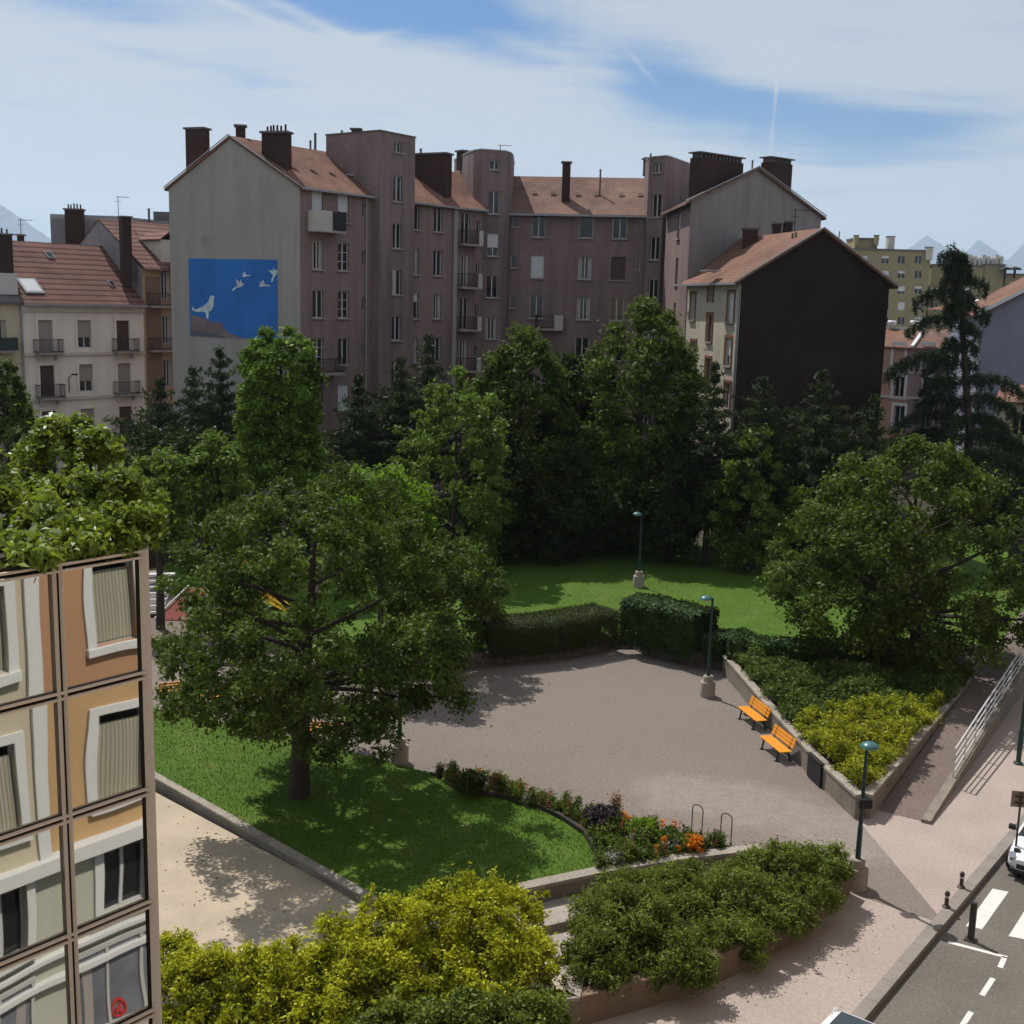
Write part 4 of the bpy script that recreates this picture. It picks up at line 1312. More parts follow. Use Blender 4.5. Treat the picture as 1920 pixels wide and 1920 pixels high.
b = MB(); b.face([gp(mu0, mz0, .02), gp(mu1, mz0, .02), gp(mu1, mz1, .02), gp(mu0, mz1, .02)])
for (a_, c_) in (((mu0, mz0), (mu1, mz0)), ((mu1, mz0), (mu1, mz1)), ((mu1, mz1), (mu0, mz1)), ((mu0, mz1), (mu0, mz0))): b.face([gp(*a_, 0), gp(*c_, 0), gp(*c_, .02), gp(*a_, .02)])
mural = b.build('mural', 'blue', bl)
b = MB(); b.face([gpx(358, 629, .024), gpx(402, 632, .024), gpx(400, 605, .024), gpx(380, 596, .024), gpx(358, 590, .024)]); b.face([gpx(402, 632, .024), gpx(455, 635, .024), gpx(425, 622, .024), gpx(414, 603, .024), gpx(400, 605, .024)])
b.build('painted_roof', 'muralroof2', mural)
b = MB(); b.face([gpx(358, 630, .027), gpx(428, 634, .027), gpx(400, 625, .027), gpx(358, 617, .027)]); b.face([gpx(387, 620, .028), gpx(392, 620, .028), gpx(391, 600, .028), gpx(388, 600, .028)]); b.build('painted_shadow', 'muralroof', mural)


def bird(pts):
    b = MB(); b.face([gpx(x, y, .03) for x, y in pts]); return b


def bird2(x, y, s, flip=1, rot=0):
    body = [(-1, .1), (-.3, -.15), (.35, -.3), (.75, -.2), (.95, -.02), (.7, .08), (.3, .25), (-.3, .25)]
    wing1 = [(-.35, -.1), (-.2, -1.25), (.1, -.95), (.3, -.25)]; wing2 = [(.1, -.2), (.55, -1.0), (.62, -.65), (.5, -.2)]; tail = [(-.9, .0), (-1.5, .35), (-1.25, .5), (-1.0, .42), (-.5, .2)]
    b = MB(); c_, s_ = math.cos(rot), math.sin(rot)
    for i, poly in enumerate((body, wing1, wing2, tail)):
        b.face([gpx(x + (px_ * c_ - py_ * s_) * s * flip, y + (px_ * s_ + py_ * c_) * s, .028 + .002 * i) for px_, py_ in poly])
    b.build('painted_bird', 'bird', mural)


bird2(449, 536, 11, 1, -.3); bird2(460, 517, 7, -1, .3); bird2(494, 535, 9, -1, .2); bird2(516, 514, 11, 1, -.9)
b = MB()   # large perched bird on the painted roof
b.face([gpx(x, y, .03) for x, y in ((374, 582), (370, 579), (382, 574), (391, 566), (394, 556), (399, 553), (403, 557), (401, 562), (401, 574), (396, 583), (386, 586))]); b.face([gpx(x, y, .032) for x, y in ((360, 574), (366, 580), (376, 580), (382, 584), (370, 585), (361, 582))]); b.face([gpx(x, y, .034) for x, y in ((386, 584), (392, 585), (391, 598), (388, 598))])
b.build('painted_bird', 'bird', mural)
# stain on the gable
b = MB(); u, z = hit(386, 452, G1, A)
b.face([gp(u + .42 * math.cos(a) * (1 + .15 * math.sin(3 * a)), z + .45 * math.sin(a), .012) for a in [2 * PI * k / 16 for k in range(16)]]); b.build('gable_stain', 'stain', bl)

# stair tower on the wing
TB0 = upx(A, D, 697, 450); TB1 = upx(A, D, 763, 400)
t0_ = z_(A + w1 * TB0 + n1 * .7, 0); t1_ = z_(A + w1 * TB1 + n1 * .7, 0); TDp = 5.0; ZT = 26.15
TR = [21.7, 18.55, 15.4, 12.25, 9.1, 5.95, 2.8]
def towerholes(u, first=.7, w=.95, styles=None):
    return [(u, z, w, 1.7, (styles or ['cas', 'cas', 'open', 'curt', 'cas', 'cas', 'cas'])[i]) for i, z in enumerate(TR)] + [(u, 24.95, w * .8, first, 'cas')]
wall(bl, t0_, t1_, 0, ZT, towerholes((TB1 - TB0) / 2, styles=['cas', 'cas', 'open', 'cas', 'cas', 'cas', 'cas']), 'tower', name='tower_wall')
wall(bl, t0_ - n1 * TDp, t0_, 0, ZT, (), 'tower', name='tower_wall'); wall(bl, t1_, t1_ - n1 * TDp, 0, ZT, (), 'tower', name='tower_wall'); wall(bl, t1_ - n1 * TDp, t0_ - n1 * TDp, 15, ZT, (), 'tower', name='tower_wall')
b = MB(); e = .05
tp = [t0_ + n1 * e - w1 * e, t1_ + n1 * e + w1 * e, t1_ - n1 * (TDp + e) + w1 * e, t0_ - n1 * (TDp + e) - w1 * e]
b.prism([xy(p) for p in tp], ZT - .02, ZT + .07, bottom=True); tr_ = b.build('tower_roof', 'tar', bl)
chim(tr_, 660, 676, 244, 256, 86, .5, ang=0); pipe(tr_, 641, 247, 256, 87); pipe(roof1, 591, 252, 270, 86, .09); pipe(roof1, 582, 266, 275, 86)
# round-cornered tower in the inner corner
def roundtower(pxs, ztop, face_k, wpx, wy, styles):
    pts = [z_(P(x, 400, Y), 0) for x, Y in pxs]
    for i in range(len(pts) - 1):
        hl = ()
        if i == face_k:
            hl = towerholes(upx(pts[i], pts[i + 1], wpx, wy), .7, .95, styles)
        wall(bl, pts[i], pts[i + 1], 0, ztop, hl, 'tower', name='tower_wall')
    b = MB(); cx_ = sum(p.x for p in pts) / len(pts); cy_ = sum(p.y for p in pts) / len(pts)
    b.prism([(cx_ + (p.x - cx_) * 1.02, cy_ + (p.y - cy_) * 1.02) for p in pts], ztop - .01, ztop + .07, bottom=True)
    return b.build('tower_roof', 'zinc', bl)


tr2 = roundtower([(850, 99.5), (874, 94.6), (886, 93.0), (900, 92.2), (945, 92.9), (954, 93.7), (959, 94.9), (962, 101)], 26.35, 3, 925, 440, ['cas', 'half', 'cas', 'curt', 'cas', 'cas', 'cas'])
chim(tr2, 856, 882, 285, 300, 97, .8); chim(tr2, 936, 957, 295, 304, 95, .6, ang=R(10)); antenna(tr2, 938, 271, 296, 96)
# centre block
hc = []
cw = {963: (.5, .95), 1008: (1.05, 1.75), 1097: (1.05, 1.75), 1160: (1.1, 1.75), 1197: (.3, 1.0)}
cst = {1008: ['cas', 'full', 'cas', 'cas', 'cas', 'cas', 'cas'], 1097: ['sash', 'curt', 'curt', 'cas', 'cas', 'cas', 'cas'], 1160: ['open', 'shut', 'cas', 'cas', 'cas', 'cas', 'cas'], 963: ['sash'] * 7, 1197: ['sash'] * 7}
for px, (w_, h_) in cw.items():
    for i, z in enumerate(ROWS):
        zz = z + (.75 if px in (963, 1197) else 0) + .15
        hc.append((upx(Fc, Gc, px + (0 if px > 1000 else 1) - .0, 480), zz, w_, h_, cst[px][i], px != 1197))
wall(bl, Fc, Gc, 0, ZE, hc, 'pink')
balcony(bl, Fc, Gc, upx(Fc, Gc, 1006, 610), upx(Fc, Gc, 1055, 610), 13.15, .9, 'brownrail', 1.0, solid=(.72, 1.05))
C0 = Vector((-2.4, 99.6, 0)); zc0 = P(1000, 331, 99.4).z; C1 = Vector((11.5, 98.3, 0))
b = MB(); slab(b, [z_(Fc, ZE - .1) + Vector((-.3, -.5, 0)), z_(Gc, ZE - .1) + Vector((.5, -.5, 0)), z_(C1, zc0), z_(C0, zc0)])
slab(b, [z_(C0, zc0), z_(C1, zc0), Vector((12, 103.5, ZE)), Vector((-3, 105, ZE))])
roof2 = b.build('roof', 'tilegrey', bl)
b = MB(); b.bar(z_(Fc, ZE - .2) + Vector((-.3, -.55, 0)), z_(Gc, ZE - .2) + Vector((.4, -.55, 0)), .14, .14); b.build('gutter', 'zinc', roof2)
b = MB()
for k in range(7):
    f = .06 + .14 * k + .02 * (k % 2); p = (z_(Fc, ZE) + Vector((0, -.5, 0))).lerp(z_(Gc, ZE) + Vector((0, -.5, 0)), f).lerp(z_(C0, zc0).lerp(z_(C1, zc0), f), .52); b.box(p + Vector((0, 0, .1)), (.45, .22, .06))
b.build('roof_vent', 'paleconcrete', roof2)
chim(roof2, 1055, 1070, 306, 388, 95.6, .55, ang=0); pipe(roof2, 1126, 320, 366, 96.2, .07)
# tower of the right wing
tr3 = roundtower([(1205, 100), (1206.5, 94.4), (1213, 92.4), (1243, 91.2), (1252, 91.6), (1300, 97), (1300, 101)], 26.1, 2, 1228, 440, ['cas', 'cas', 'cas', 'curt', 'cas', 'cas', 'cas'])
chim(tr3, 1207, 1232, 299, 310, 95, .8, pots=1, ang=R(10))
# right wing with its grey gable
hw = []
for i, z in enumerate(ROWS):
    hw.append((upx(H0, H1, 1272, 440), z - .2, 1.0, 1.8, ['half', 'shut', 'cas', 'cas', 'cas', 'cas', 'cas'][i]))
wall(bl, H0, H1, 0, ZE, hw, 'pink')
ua, za = hit(1421, 317, H1, H2)
wall(bl, H1, H2, 0, ZE, (), 'rgable', name='gable_wall', top=[(ua, za)])
hwv = (H0 - H1); hwv.z = 0; hdv = (H2 - H1); hdv.z = 0; hdv.normalize(); hn = hwv.normalized()
Ra = z_(H1, 0) + hdv * ua
b = MB(); b.face([z_(H2, 0), z_(H2 + hwv, 0), z_(H2 + hwv, ZE), z_(H2, ZE)]); b.build('rear_wall', 'pink', bl)
b = MB()
slab(b, [z_(H0, ZE - .1) - hdv * .6 + hn * .2, z_(H1, ZE - .1) - hdv * .6 - hn * .3, z_(Ra, za + .12) - hn * .3, z_(Ra + hwv, za + .12)])
slab(b, [z_(Ra, za + .12) - hn * .3, z_(H2, ZE - .1) + hdv * .5 - hn * .3, z_(H2 + hwv, ZE - .1) + hdv * .5, z_(Ra + hwv, za + .12)])
roof3 = b.build('roof', 'tilegrey', bl)
b = MB(); b.bar(z_(H1, ZE + .0) - hdv * .6 - hn * .36, z_(Ra, za + .16) - hn * .36, .06, .06); b.bar(z_(H2, ZE + .0) + hdv * .5 - hn * .36, z_(Ra, za + .16) - hn * .36, .06, .06); b.build('verge_trim', 'zinc', roof3)
chim(roof3, 1290, 1400, 300, 372, 84.0, .9, ang=math.atan2(hdv.y, hdv.x), crown=12)
chim(roof3, 1425, 1489, 306, 358, 88.6, .9, ang=math.atan2(hdv.y, hdv.x), crown=8); pipe(roof3, 1411, 303, 318, 87, .06)
# chimneys of the first wing
chim(roof1, 348, 392, 243, 322, 80.2, .7, ang=R(-20)); chim(roof1, 441, 461, 238, 268, 80.5, .6, ang=R(10)); chim(roof1, 491, 546, 250, 322, 78.6, .7, ang=R(-15), pots=6)
chim(roof1, 776, 848, 290, 372, 91.0, 1.0, ang=R(-25)); pipe(roof1, 789, 281, 292, 91, .08)

# ------------------------------------------------------------------ dark gabled house in front of the right wing
Hb, Ha, Hr = P(1287, 526, 81.5), P(1391, 522, 72.0), P(1668, 531, 72.9)
zh = (Ha.z + Hr.z) / 2
hs_ = thing('gabled_house', 'cream house with orange tiled roof and a huge windowless dark gable', 'house', (Ha.x, Ha.y, 0))
um_, zm_ = hit(1541, 432, Ha, Hr)
wall(hs_, Ha, Hr, 0, zh, (), 'firewall', name='gable_wall', top=[(um_, zm_)])
wl = []
Lh = (Ha - Hb); Lh.z = 0
for px, py0, py1, wd_, sty in ((1332, 537, 566, .85, 'dark'), (1369, 549, 604, 1.0, 'full'), (1329, 591, 641, .9, 'shut'), (1364, 634, 686, .95, 'half'), (1298, 552, 600, .9, 'curt'), (1326, 672, 722, .9, 'shut'), (1362, 718, 765, .95, 'cas'), (1298, 640, 690, .9, 'cas')):
    u, zb_ = hit(px, py1, Hb, Ha); _, zt_ = hit(px, py0, Hb, Ha); wl.append((u, zb_, wd_, max(.6, zt_ - zb_), sty))
wall(hs_, Hb, Ha, 0, zh, wl, 'cream')
hw_ = Lh.normalized(); ho = Vector((hw_.y, -hw_.x, 0)); an_ = math.atan2(hw_.y, hw_.x)
for (u, zb_, w_, h_, s_) in wl:
    q = z_(Hb, 0) + hw_ * u + ho * .025; b = MB()
    for s in (-1, 1):
        p = q + hw_ * (s * (w_ / 2 + .08)); b.box((p.x, p.y, zb_ + h_ / 2), (.15, .06, h_ + .1), an_)
    b.box((q.x, q.y, zb_ + h_ + .12), (w_ + .32, .062, .16), an_); b.build('brick_surround', 'brickred', hs_)
dv = z_(Hb, 0) - z_(Ha, 0)
gpn = Vector((hdv.y, -hdv.x, 0))
def toback(p): return z_(p, 0) + dv * ((z_(H1, 0) - z_(p, 0)).dot(gpn) / dv.dot(gpn) * .985)
hgd = (Hr - Ha); hgd.z = 0; hgd.normalize(); Rh = z_(Ha, 0) + hgd * um_
Br, Bm, Bl = toback(Hr), toback(Rh), toback(Ha)
b = MB(); b.face([z_(Hr, 0), z_(Br, 0), z_(Br, zh), z_(Hr, zh)]); b.face([z_(Br, 0), z_(Bl, 0), z_(Bl, zh), z_(Bm, zm_), z_(Br, zh)]); b.build('rear_wall', 'cream', hs_)
b = MB(); dn = dv.normalized()
slab(b, [z_(Bl, zh - .22) - hgd * .5, z_(Ha, zh - .22) - hgd * .5 - dn * .25, z_(Rh, zm_ + .14) - dn * .25, z_(Bm, zm_ + .14)], .14)
slab(b, [z_(Rh, zm_ + .14) - dn * .25, z_(Hr, zh - .2) + hgd * .45 - dn * .25, z_(Br, zh - .2) + hgd * .45, z_(Bm, zm_ + .14)], .14)
rfh = b.build('roof', 'tilered', hs_)
b = MB(); b.bar(z_(Ha, zh - .12) - hgd * .5 - dn * .3, z_(Rh, zm_ + .16) - dn * .3, .06, .07); b.bar(z_(Hr, zh - .12) + hgd * .45 - dn * .3, z_(Rh, zm_ + .16) - dn * .3, .06, .07); b.build('verge_trim', 'zinc', rfh)
b = MB(); b.bar(z_(Hb, zh - .3) - hgd * .56 + dn * .6, z_(Ha, zh - .3) - hgd * .56 - dn * .3, .13, .13); b.build('gutter', 'zinc', rfh)
b = MB(); q = z_(Ha, 0) + ho * .06 - hw_ * .18; b.cyl((q.x, q.y, 0), (q.x, q.y, zh - .3), .06, n=8); b.build('downpipe', 'zinc', hs_)
for x0, x1, yt, yb in ((1394, 1420, 431, 452), (1449, 1464, 421, 442), (1470, 1485, 418, 440)): chim(rfh, x0, x1, yt, yb, 80.5, .5, ang=0, mat='brickchim')
antenna(rfh, 1492, 392, 440, 76.5, 1); pipe(rfh, 1486, 440, 446, 74.5, .06); pipe(rfh, 1492, 438, 444, 74.3, .06)
b = MB(); 
p = P(1332, 500, 75.5); b.box((p.x, p.y, p.z - .25), (.9, 1.2, .08), R(15), None); sk = b.build('skylight', 'zinc', rfh)

# ------------------------------------------------------------------ houses on the left
L0 = P(38, 568, 86.0); LDIR = Vector((math.sin(R(37)), math.cos(R(37)), 0))
uR = upx(L0, L0 + LDIR, 269, 600); L1 = z_(L0, 0) + LDIR * uR; L0 = z_(L0, 0)
zl = P(38, 568, 86.0).z; LO = Vector((LDIR.y, -LDIR.x, 0))
lh = thing('white_town_house', 'white town house with banded red tile roof and iron balconies', 'house', L0)
hl = []
LR = [hit(158, y, L0, L1)[1] for y in (652, 734, 817, 898)]
lst = [['full', 'half', 'shut'], ['shut', 'half', 'full'], ['shut', 'full', 'shut'], ['cas', 'cas', 'cas']]
for j, z in enumerate(LR):
    for k, px in enumerate((86, 159, 231)):
        hl.append((upx(L0, L1, px, 640), z - (.25 if k != 1 else 0), 1.15, 2.05 + (.25 if k != 1 else 0), lst[j][k], False))
BLIND[0] = 'greyblind'; wall(lh, L0, L1, 0, zl, hl, 'whitehouse'); BLIND[0] = 'blind'
an_ = math.atan2(LDIR.y, LDIR.x)
for (u, z, w_, h_, *_r) in hl:
    q = L0 + LDIR * u + LO * .025; b = MB()
    for s in (-1, 1):
        p = q + LDIR * (s * (w_ / 2 + .12)); b.box((p.x, p.y, z + h_ / 2), (.2, .06, h_), an_)
    b.box((q.x, q.y, z + h_ + .13), (w_ + .44, .064, .26), an_); b.build('window_trim', 'whitehouse', lh)
for zz, h_ in ((LR[0] - .45, .2), (LR[1] - .45, .2), (LR[2] - .45, .2), (zl - .35, .5)):
    b = MB(); q = L0 + LDIR * uR / 2 + LO * .07; b.box((q.x, q.y, zz), (uR - .02, .18, h_), an_); b.build('string_course', 'cornice', lh)
for j in range(3):
    for px in (86, 231):
        u = upx(L0, L1, px, 640)
        o = balcony(lh, L0, L1, u - 1.0, u + 1.0, LR[j] - .3, .75, 'brownrail' if px > 200 else 'iron', .95)
        b = MB()
        for s in (-.7, .7):
            q = L0 + LDIR * (u + s) + LO * .2; b.box((q.x, q.y, LR[j] - .62), (.16, .4, .46), an_)
        b.build('bracket', 'cornice', o)
b = MB(); q = L0 + LDIR * upx(L0, L1, 128, 700) + LO * .05; zz = hit(128, 735, L0, L1)[1]
b.tube([q + Vector((0, 0, zz)), q + Vector((0, 0, zz + 1.1)), q + LO * .6 + Vector((0, 0, zz + 1.35))], .03, 6); b.box(q + LO * .8 + Vector((0, 0, zz + 1.36)), (.2, .5, .1), an_); b.build('wall_lamp', 'iron', lh)
zrl = P(100, 457, 95.5).z; dI = 5.2
rl0, rl1 = L0 - LO * dI, L1 - LO * dI
b = MB(); slab(b, [z_(L0, zl + .02) + LO * .45, z_(L1, zl + .02) + LO * .45, z_(rl1, zrl), z_(rl0, zrl)]); slab(b, [z_(rl0, zrl), z_(rl1, zrl), z_(L1 - LO * 10, zl), z_(L0 - LO * 10, zl)])
rfl = b.build('roof', 'tileband', lh)
b = MB(); b.bar(z_(L0, zl - .08) + LO * .5, z_(L1, zl - .08) + LO * .5, .15, .16); b.build('gutter', 'zinc', rfl)
b = MB(); b.face([z_(L0, 0), z_(L0, zl), z_(rl0, zrl - .1), z_(L0 - LO * 10, zl), z_(L0 - LO * 10, 0)][::-1]); b.build('side_wall', 'greywall', lh)


def roofpt(x, y, e0, e1, r0_, r1_):
    n = (e1 - e0).cross(r0_ - e0); d = ray(x, y); t = (e0 - EYE).dot(n) / d.dot(n); return EYE + d * t


ee0, ee1, er0 = z_(L0, zl) + LO * .45, z_(L1, zl) + LO * .45, z_(rl0, zrl)
for (x, y, sx, sy) in ((56, 537, 1.5, 1.1), (92, 479, .6, .5), (208, 533, .5, .4)):
    p = roofpt(x, y, ee0, ee1, er0, None); up = (er0 - ee0).normalized(); upn = (LDIR).cross(up)
    if upn.z < 0: upn = -upn
    m = Matrix((LDIR, up, upn)).transposed().to_4x4(); m.translation = p + upn * .06
    b = MB(); b.box(None, (sx, sy * 1.5, .12), M4=m); o = b.build('skylight', 'zinc', rfl)
    m2 = m.copy(); m2.translation = p + upn * .125; b = MB(); b.box(None, (sx * .8, sy * 1.2, .02), M4=m2); b.build('skylight_glass', 'blind' if sx > 1 else 'pane', o)
chim(rfl, -25, 22, 440, 530, 87.5, .8, ang=R(30), pots=4)
chim(rfl, 34, 43, 442, 455, 96, .5, ang=0); antenna(rfl, 38, 411, 445, 96)
# yellow neighbour cut by the left edge
Y0 = L0 - LDIR * 14
yh = thing('yellow_town_house', 'pale yellow town house with green balcony at the left edge', 'house', Y0)
hy = []
for z in LR:
    for du in (1.7, 5.0, 8.3, 11.6): hy.append((14 - du, z, 1.1, 2.05, 'curt' if du < 3 else 'cas', False))
wall(yh, Y0, L0, 0, zl + .05, hy, 'yellowhouse', yoff=.02)
for j in range(3): balcony(yh, Y0, L0, 14 - 2.7, 14 - .7, LR[j] - .1, .7, 'lamp' if j == 0 else 'iron', .9, bars=(j != 0))
b = MB(); q = L0 - LDIR * .0 + LO * .1; b.cyl((q.x, q.y, 0), (q.x, q.y, zl), .07, n=8); b.build('downpipe', 'zinc', yh)
b = MB(); slab(b, [z_(Y0, zl + .1) + LO * .4, z_(L0, zl + .1) + LO * .4 - LDIR * .05, z_(rl0, zrl - .8) - LDIR * .05, z_(Y0 - LO * dI, zrl - .8)]); slab(b, [z_(Y0 - LO * dI, zrl - .8), z_(rl0, zrl - .8) - LDIR * .05, z_(L0 - LO * 10, zl), z_(Y0 - LO * 10, zl)]); ry_ = b.build('roof', 'tar', yh)
b = MB(); pd = roofpt(6, 540, z_(Y0, zl + .1) + LO * .4, z_(L0, zl + .1) + LO * .4, z_(Y0 - LO * dI, zrl - .8), None); b.box(pd + Vector((0, 0, .3)), (1.3, 1.6, 1.5), an_); do = b.build('dormer', 'frame', ry_)
# ochre house between the white one and the grey gable
O1 = L1 + LDIR * 9; zo = hit(292, 505, L1, O1)[1]
oh = thing('ochre_town_house', 'narrow ochre and brown house between the white house and the grey gable', 'house', L1)
ho_ = []
ru = upx(L1, O1, 310, 560)
for yb in (560, 644, 726, 808):
    z = hit(310, yb, L1, O1)[1]; ho_.append((ru, z, 1.0, 2.2, 'curt', False)); ho_.append((ru + 2.6, z, 1.0, 2.2, 'cas', False))
wall(oh, L1, O1, 0, zo, ho_, 'ochre')
b = MB(); q = L1 + LDIR * (upx(L1, O1, 287, 560)) + LO * .03; wpan = upx(L1, O1, 301, 560) - upx(L1, O1, 273, 560); b.box((q.x, q.y, zo / 2 - .3), (wpan, .06, zo - .6), an_); b.build('wall_panel', 'brownpanel', oh)
for yb in (573, 656): z = hit(290, yb, L1, O1)[1]; balcony(oh, L1, O1, .35, ru + 1.4, z, .7, 'brownrail', .95)
z = hit(290, 663, L1, O1)[1]
zro = P(205, 411, 98).z; dO = 5.6
b = MB(); slab(b, [z_(L1, zo) + LO * .45, z_(O1, zo) + LO * .45, z_(O1 - LO * dO, zro), z_(L1 - LO * dO, zro)]); slab(b, [z_(L1 - LO * dO, zro), z_(O1 - LO * dO, zro), z_(O1 - LO * 11, zo), z_(L1 - LO * 11, zo)]); rfo = b.build('roof', 'tileband', oh)
b = MB(); b.face([z_(L1, 0), z_(L1, zo), z_(L1 - LO * dO, zro - .1), z_(L1 - LO * 11, zo), z_(L1 - LO * 11, 0)][::-1]); b.build('side_wall', 'greywall', oh)
p = roofpt(306, 482, z_(L1, zo) + LO * .45, z_(O1, zo) + LO * .45, z_(L1 - LO * dO, zro), None)
b = MB(); b.box(p + Vector((0, 0, .35)) - LO * .6, (1.3, 2.4, 2.0), an_); dm = b.build('dormer', 'cornice', oh)
put_window(oh, p + Vector((0, 0, -.5)) + LO * .45, an_, .8, 1.3, 'cas', sill=False)
b = MB(); c_ = p + Vector((0, 0, 1.35)) - LO * .6
q1, q2 = LDIR * .9, LO * 1.4
slab(b, [c_ - q1 + q2, c_ + q2 + Vector((0, 0, .6)), c_ - q2 + Vector((0, 0, .6)), c_ - q1 - q2], .1); slab(b, [c_ + q2 + Vector((0, 0, .6)), c_ + q1 + q2, c_ + q1 - q2, c_ - q2 + Vector((0, 0, .6))], .1); b.build('dormer_roof', 'tileband', dm)
chim(rfo, 221, 247, 408, 512, 94.2, .9, ang=R(37))
# grey block behind
gb = thing('grey_block', 'flat-topped grey building behind the white house roof with ivy grown chimney', 'building', P(95, 420, 103).xy.to_3d())
ga, gb_ = P(94, 409, 103), P(330, 412, 108)
wall(gb, ga, z_(P(215, 410, 103.5), 0), 0, ga.z, (), 'greywall'); b = MB(); b.prism([xy(ga), xy(P(215, 410, 103.5)), (-26, 118), (-41, 117)], ga.z, ga.z + .35, bottom=True); gr = b.build('roof', 'zinc', gb)
b = MB(); b.face([z_(ga, 0), z_(ga, ga.z), (-41, 117, ga.z), (-41, 117, 0)]); b.build('side_wall', 'greywall', gb)
chim(gr, 122, 157, 394, 470, 101.5, .9, ang=R(10), pots=5); antenna(gr, 221, 368, 405, 104); 
pgb = P(300, 412, 103); 
lb = thing('grey_attic_block', 'dark grey attic block with a pipe behind the ochre house', 'building', (pgb.x, 106, 0))
b = MB(); a_, c_ = P(268, 413, 106), P(345, 413, 106); b.box(((a_.x + c_.x) / 2, 109, a_.z / 2), (c_.x - a_.x, 6, a_.z)); b.build('wall', 'greywall', lb)
b = MB(); a_, c_ = P(284, 399, 107), P(345, 399, 107); b.box(((a_.x + c_.x) / 2, 109, a_.z - .6), (c_.x - a_.x, 3, 1.5)); rr2 = b.build('roof', 'tar', lb); pipe(rr2, 279, 393, 412, 106, .1)

# ------------------------------------------------------------------ far right
yb = thing('yellow_apartment_block', 'tall yellow apartment block with flat roofs far behind the dark house', 'building', z_(P(1680, 600, 229), 0))


def fbox(parent, x0, x1, ytop, Y, dep, mat, cols=(), rows=(), ww=1.4, wh=1.5, ybase=None):
    a, c = P(x0, ytop, Y), P(x1, ytop, Y); a0, c0 = z_(a, 0), z_(c, 0); zt = (a.z + c.z) / 2
    hl = []
    for i, x in enumerate(cols):
        for j, y in enumerate(rows):
            u, z = hit(x, y, a0, c0); hl.append((u, z - wh / 2, ww, wh, ['half', 'cas', 'third', 'full', 'cas'][(i * 2 + j * 3) % 5], False))
    wall(parent, a0, c0, 0, zt, hl, mat)
    b = MB(); b.prism([xy(a0), xy(c0), (c0.x, Y + dep), (a0.x, Y + dep)], 0, zt - .01, top=False); 
    b2 = MB(); b2.face([(c0.x, Y, 0), (c0.x, Y + dep, 0), (c0.x, Y + dep, zt), (c0.x, Y, zt)]); b2.face([(a0.x, Y + dep, 0), (a0.x, Y, 0), (a0.x, Y, zt), (a0.x, Y + dep, zt)]); b2.build('side_wall', mat, parent)
    b = MB(); b.prism([(a0.x - .2, Y - .2), (c0.x + .2, Y - .2), (c0.x + .2, Y + dep), (a0.x - .2, Y + dep)], zt, zt + .3, bottom=True); return b.build('roof', 'tar', parent)


r1_ = fbox(yb, 1600, 1746, 470, 229, 14, 'yellowblock', (1620, 1660, 1690, 1722), (487, 515, 544, 574, 602))
fbox(yb, 1604, 1646, 449, 230.5, 6, 'yellowblock'); chim(r1_, 1664, 1676, 444, 470, 231, 1.6, mat='paleconcrete', ang=0); chim(r1_, 1602, 1609, 442, 452, 230, 1, mat='yellowblock', ang=0); chim(r1_, 1640, 1647, 442, 452, 230, 1, mat='yellowblock', ang=0); chim(r1_, 1736, 1748, 464, 480, 229, 1.2, ang=0, mat='paleconcrete')
r2_ = fbox(yb, 1747, 1845, 499, 236, 12, 'yellowblock', (1752, 1782, 1810), (520, 546, 574, 602))
r3_ = fbox(yb, 1846, 1884, 498, 237, 12, 'yellowblock', (), ())
fbox(yb, 1885, 1935, 516, 238, 12, 'yellowblock', (1900,), (536, 560))
for i in range(8): chim(r3_, 1816 + i * 8.2, 1822 + i * 8.2, 478 + (i % 3) * 3, 500, 238, 1.2, mat='paleconcrete', ang=0, cap=False, name='roof_vent')
for x in (1885, 1903):
    b = MB(); p = P(x, 506, 236); b.cyl((p.x, 236, p.z - 1.6), (p.x, 236, p.z), .25, n=8); b.lathe((p.x, 236, p.z), [(1.3, 0), (1.1, .35), (.3, .6), (0, .65)], 10); b.build('rooftop_parasol', 'iron', r3_)
pipe(r1_, 1574, 435, 470, 229, .12)
# salmon house
sh = thing('salmon_house', 'salmon pink house with white window frames behind the cedar', 'house', z_(P(1690, 700, 102), 0))
sA, sB, sC = P(1640, 652, 103.5), P(1707, 652, 101), P(1850, 652, 106); zs_ = sB.z
h1 = []
for y in (687, 745, 800): 
    u, z = hit(1684, y, sA, sB); h1.append((u, z, 1.0, 1.8, 'cas', False))
wall(sh, sA, sB, 0, zs_, h1, 'salmon'); 
h2 = []
for x in (1737, 1790):
    for y in (687, 746, 800): u, z = hit(x, y, sB, sC); h2.append((u, z, 1.2, 1.8, 'cas', False))
wall(sh, sB, sC, 0, zs_, h2, 'salmonshade')
for (p_, q_, hh) in ((sA, sB, h1), (sB, sC, h2)):
    d_ = (q_ - p_); d_.z = 0; d_.normalize(); o_ = Vector((d_.y, -d_.x, 0)); an2 = math.atan2(d_.y, d_.x)
    for (u, z, w_, h_, *_r) in hh:
        c_ = z_(p_, 0) + d_ * u + o_ * .03; b = MB()
        for s in (-1, 1): e_ = c_ + d_ * s * (w_ / 2 + .12); b.box((e_.x, e_.y, z + h_ / 2), (.22, .07, h_ + .3), an2)
        b.box((c_.x, c_.y, z + h_ + .12), (w_ + .46, .074, .26), an2); b.box((c_.x, c_.y, z - .1), (w_ + .5, .08, .2), an2); b.build('window_trim', 'white', sh)
    for y in (698, 747):
        zz = hit(1707, y, sA, sB)[1]; c_ = (z_(p_, 0) + z_(q_, 0)) / 2 + o_ * .05; b = MB(); b.box((c_.x, c_.y, zz), ((q_ - p_).xy.length, .16, .2), an2); b.build('string_course', 'cornice', sh)
zr3 = P(1735, 617, 108).z
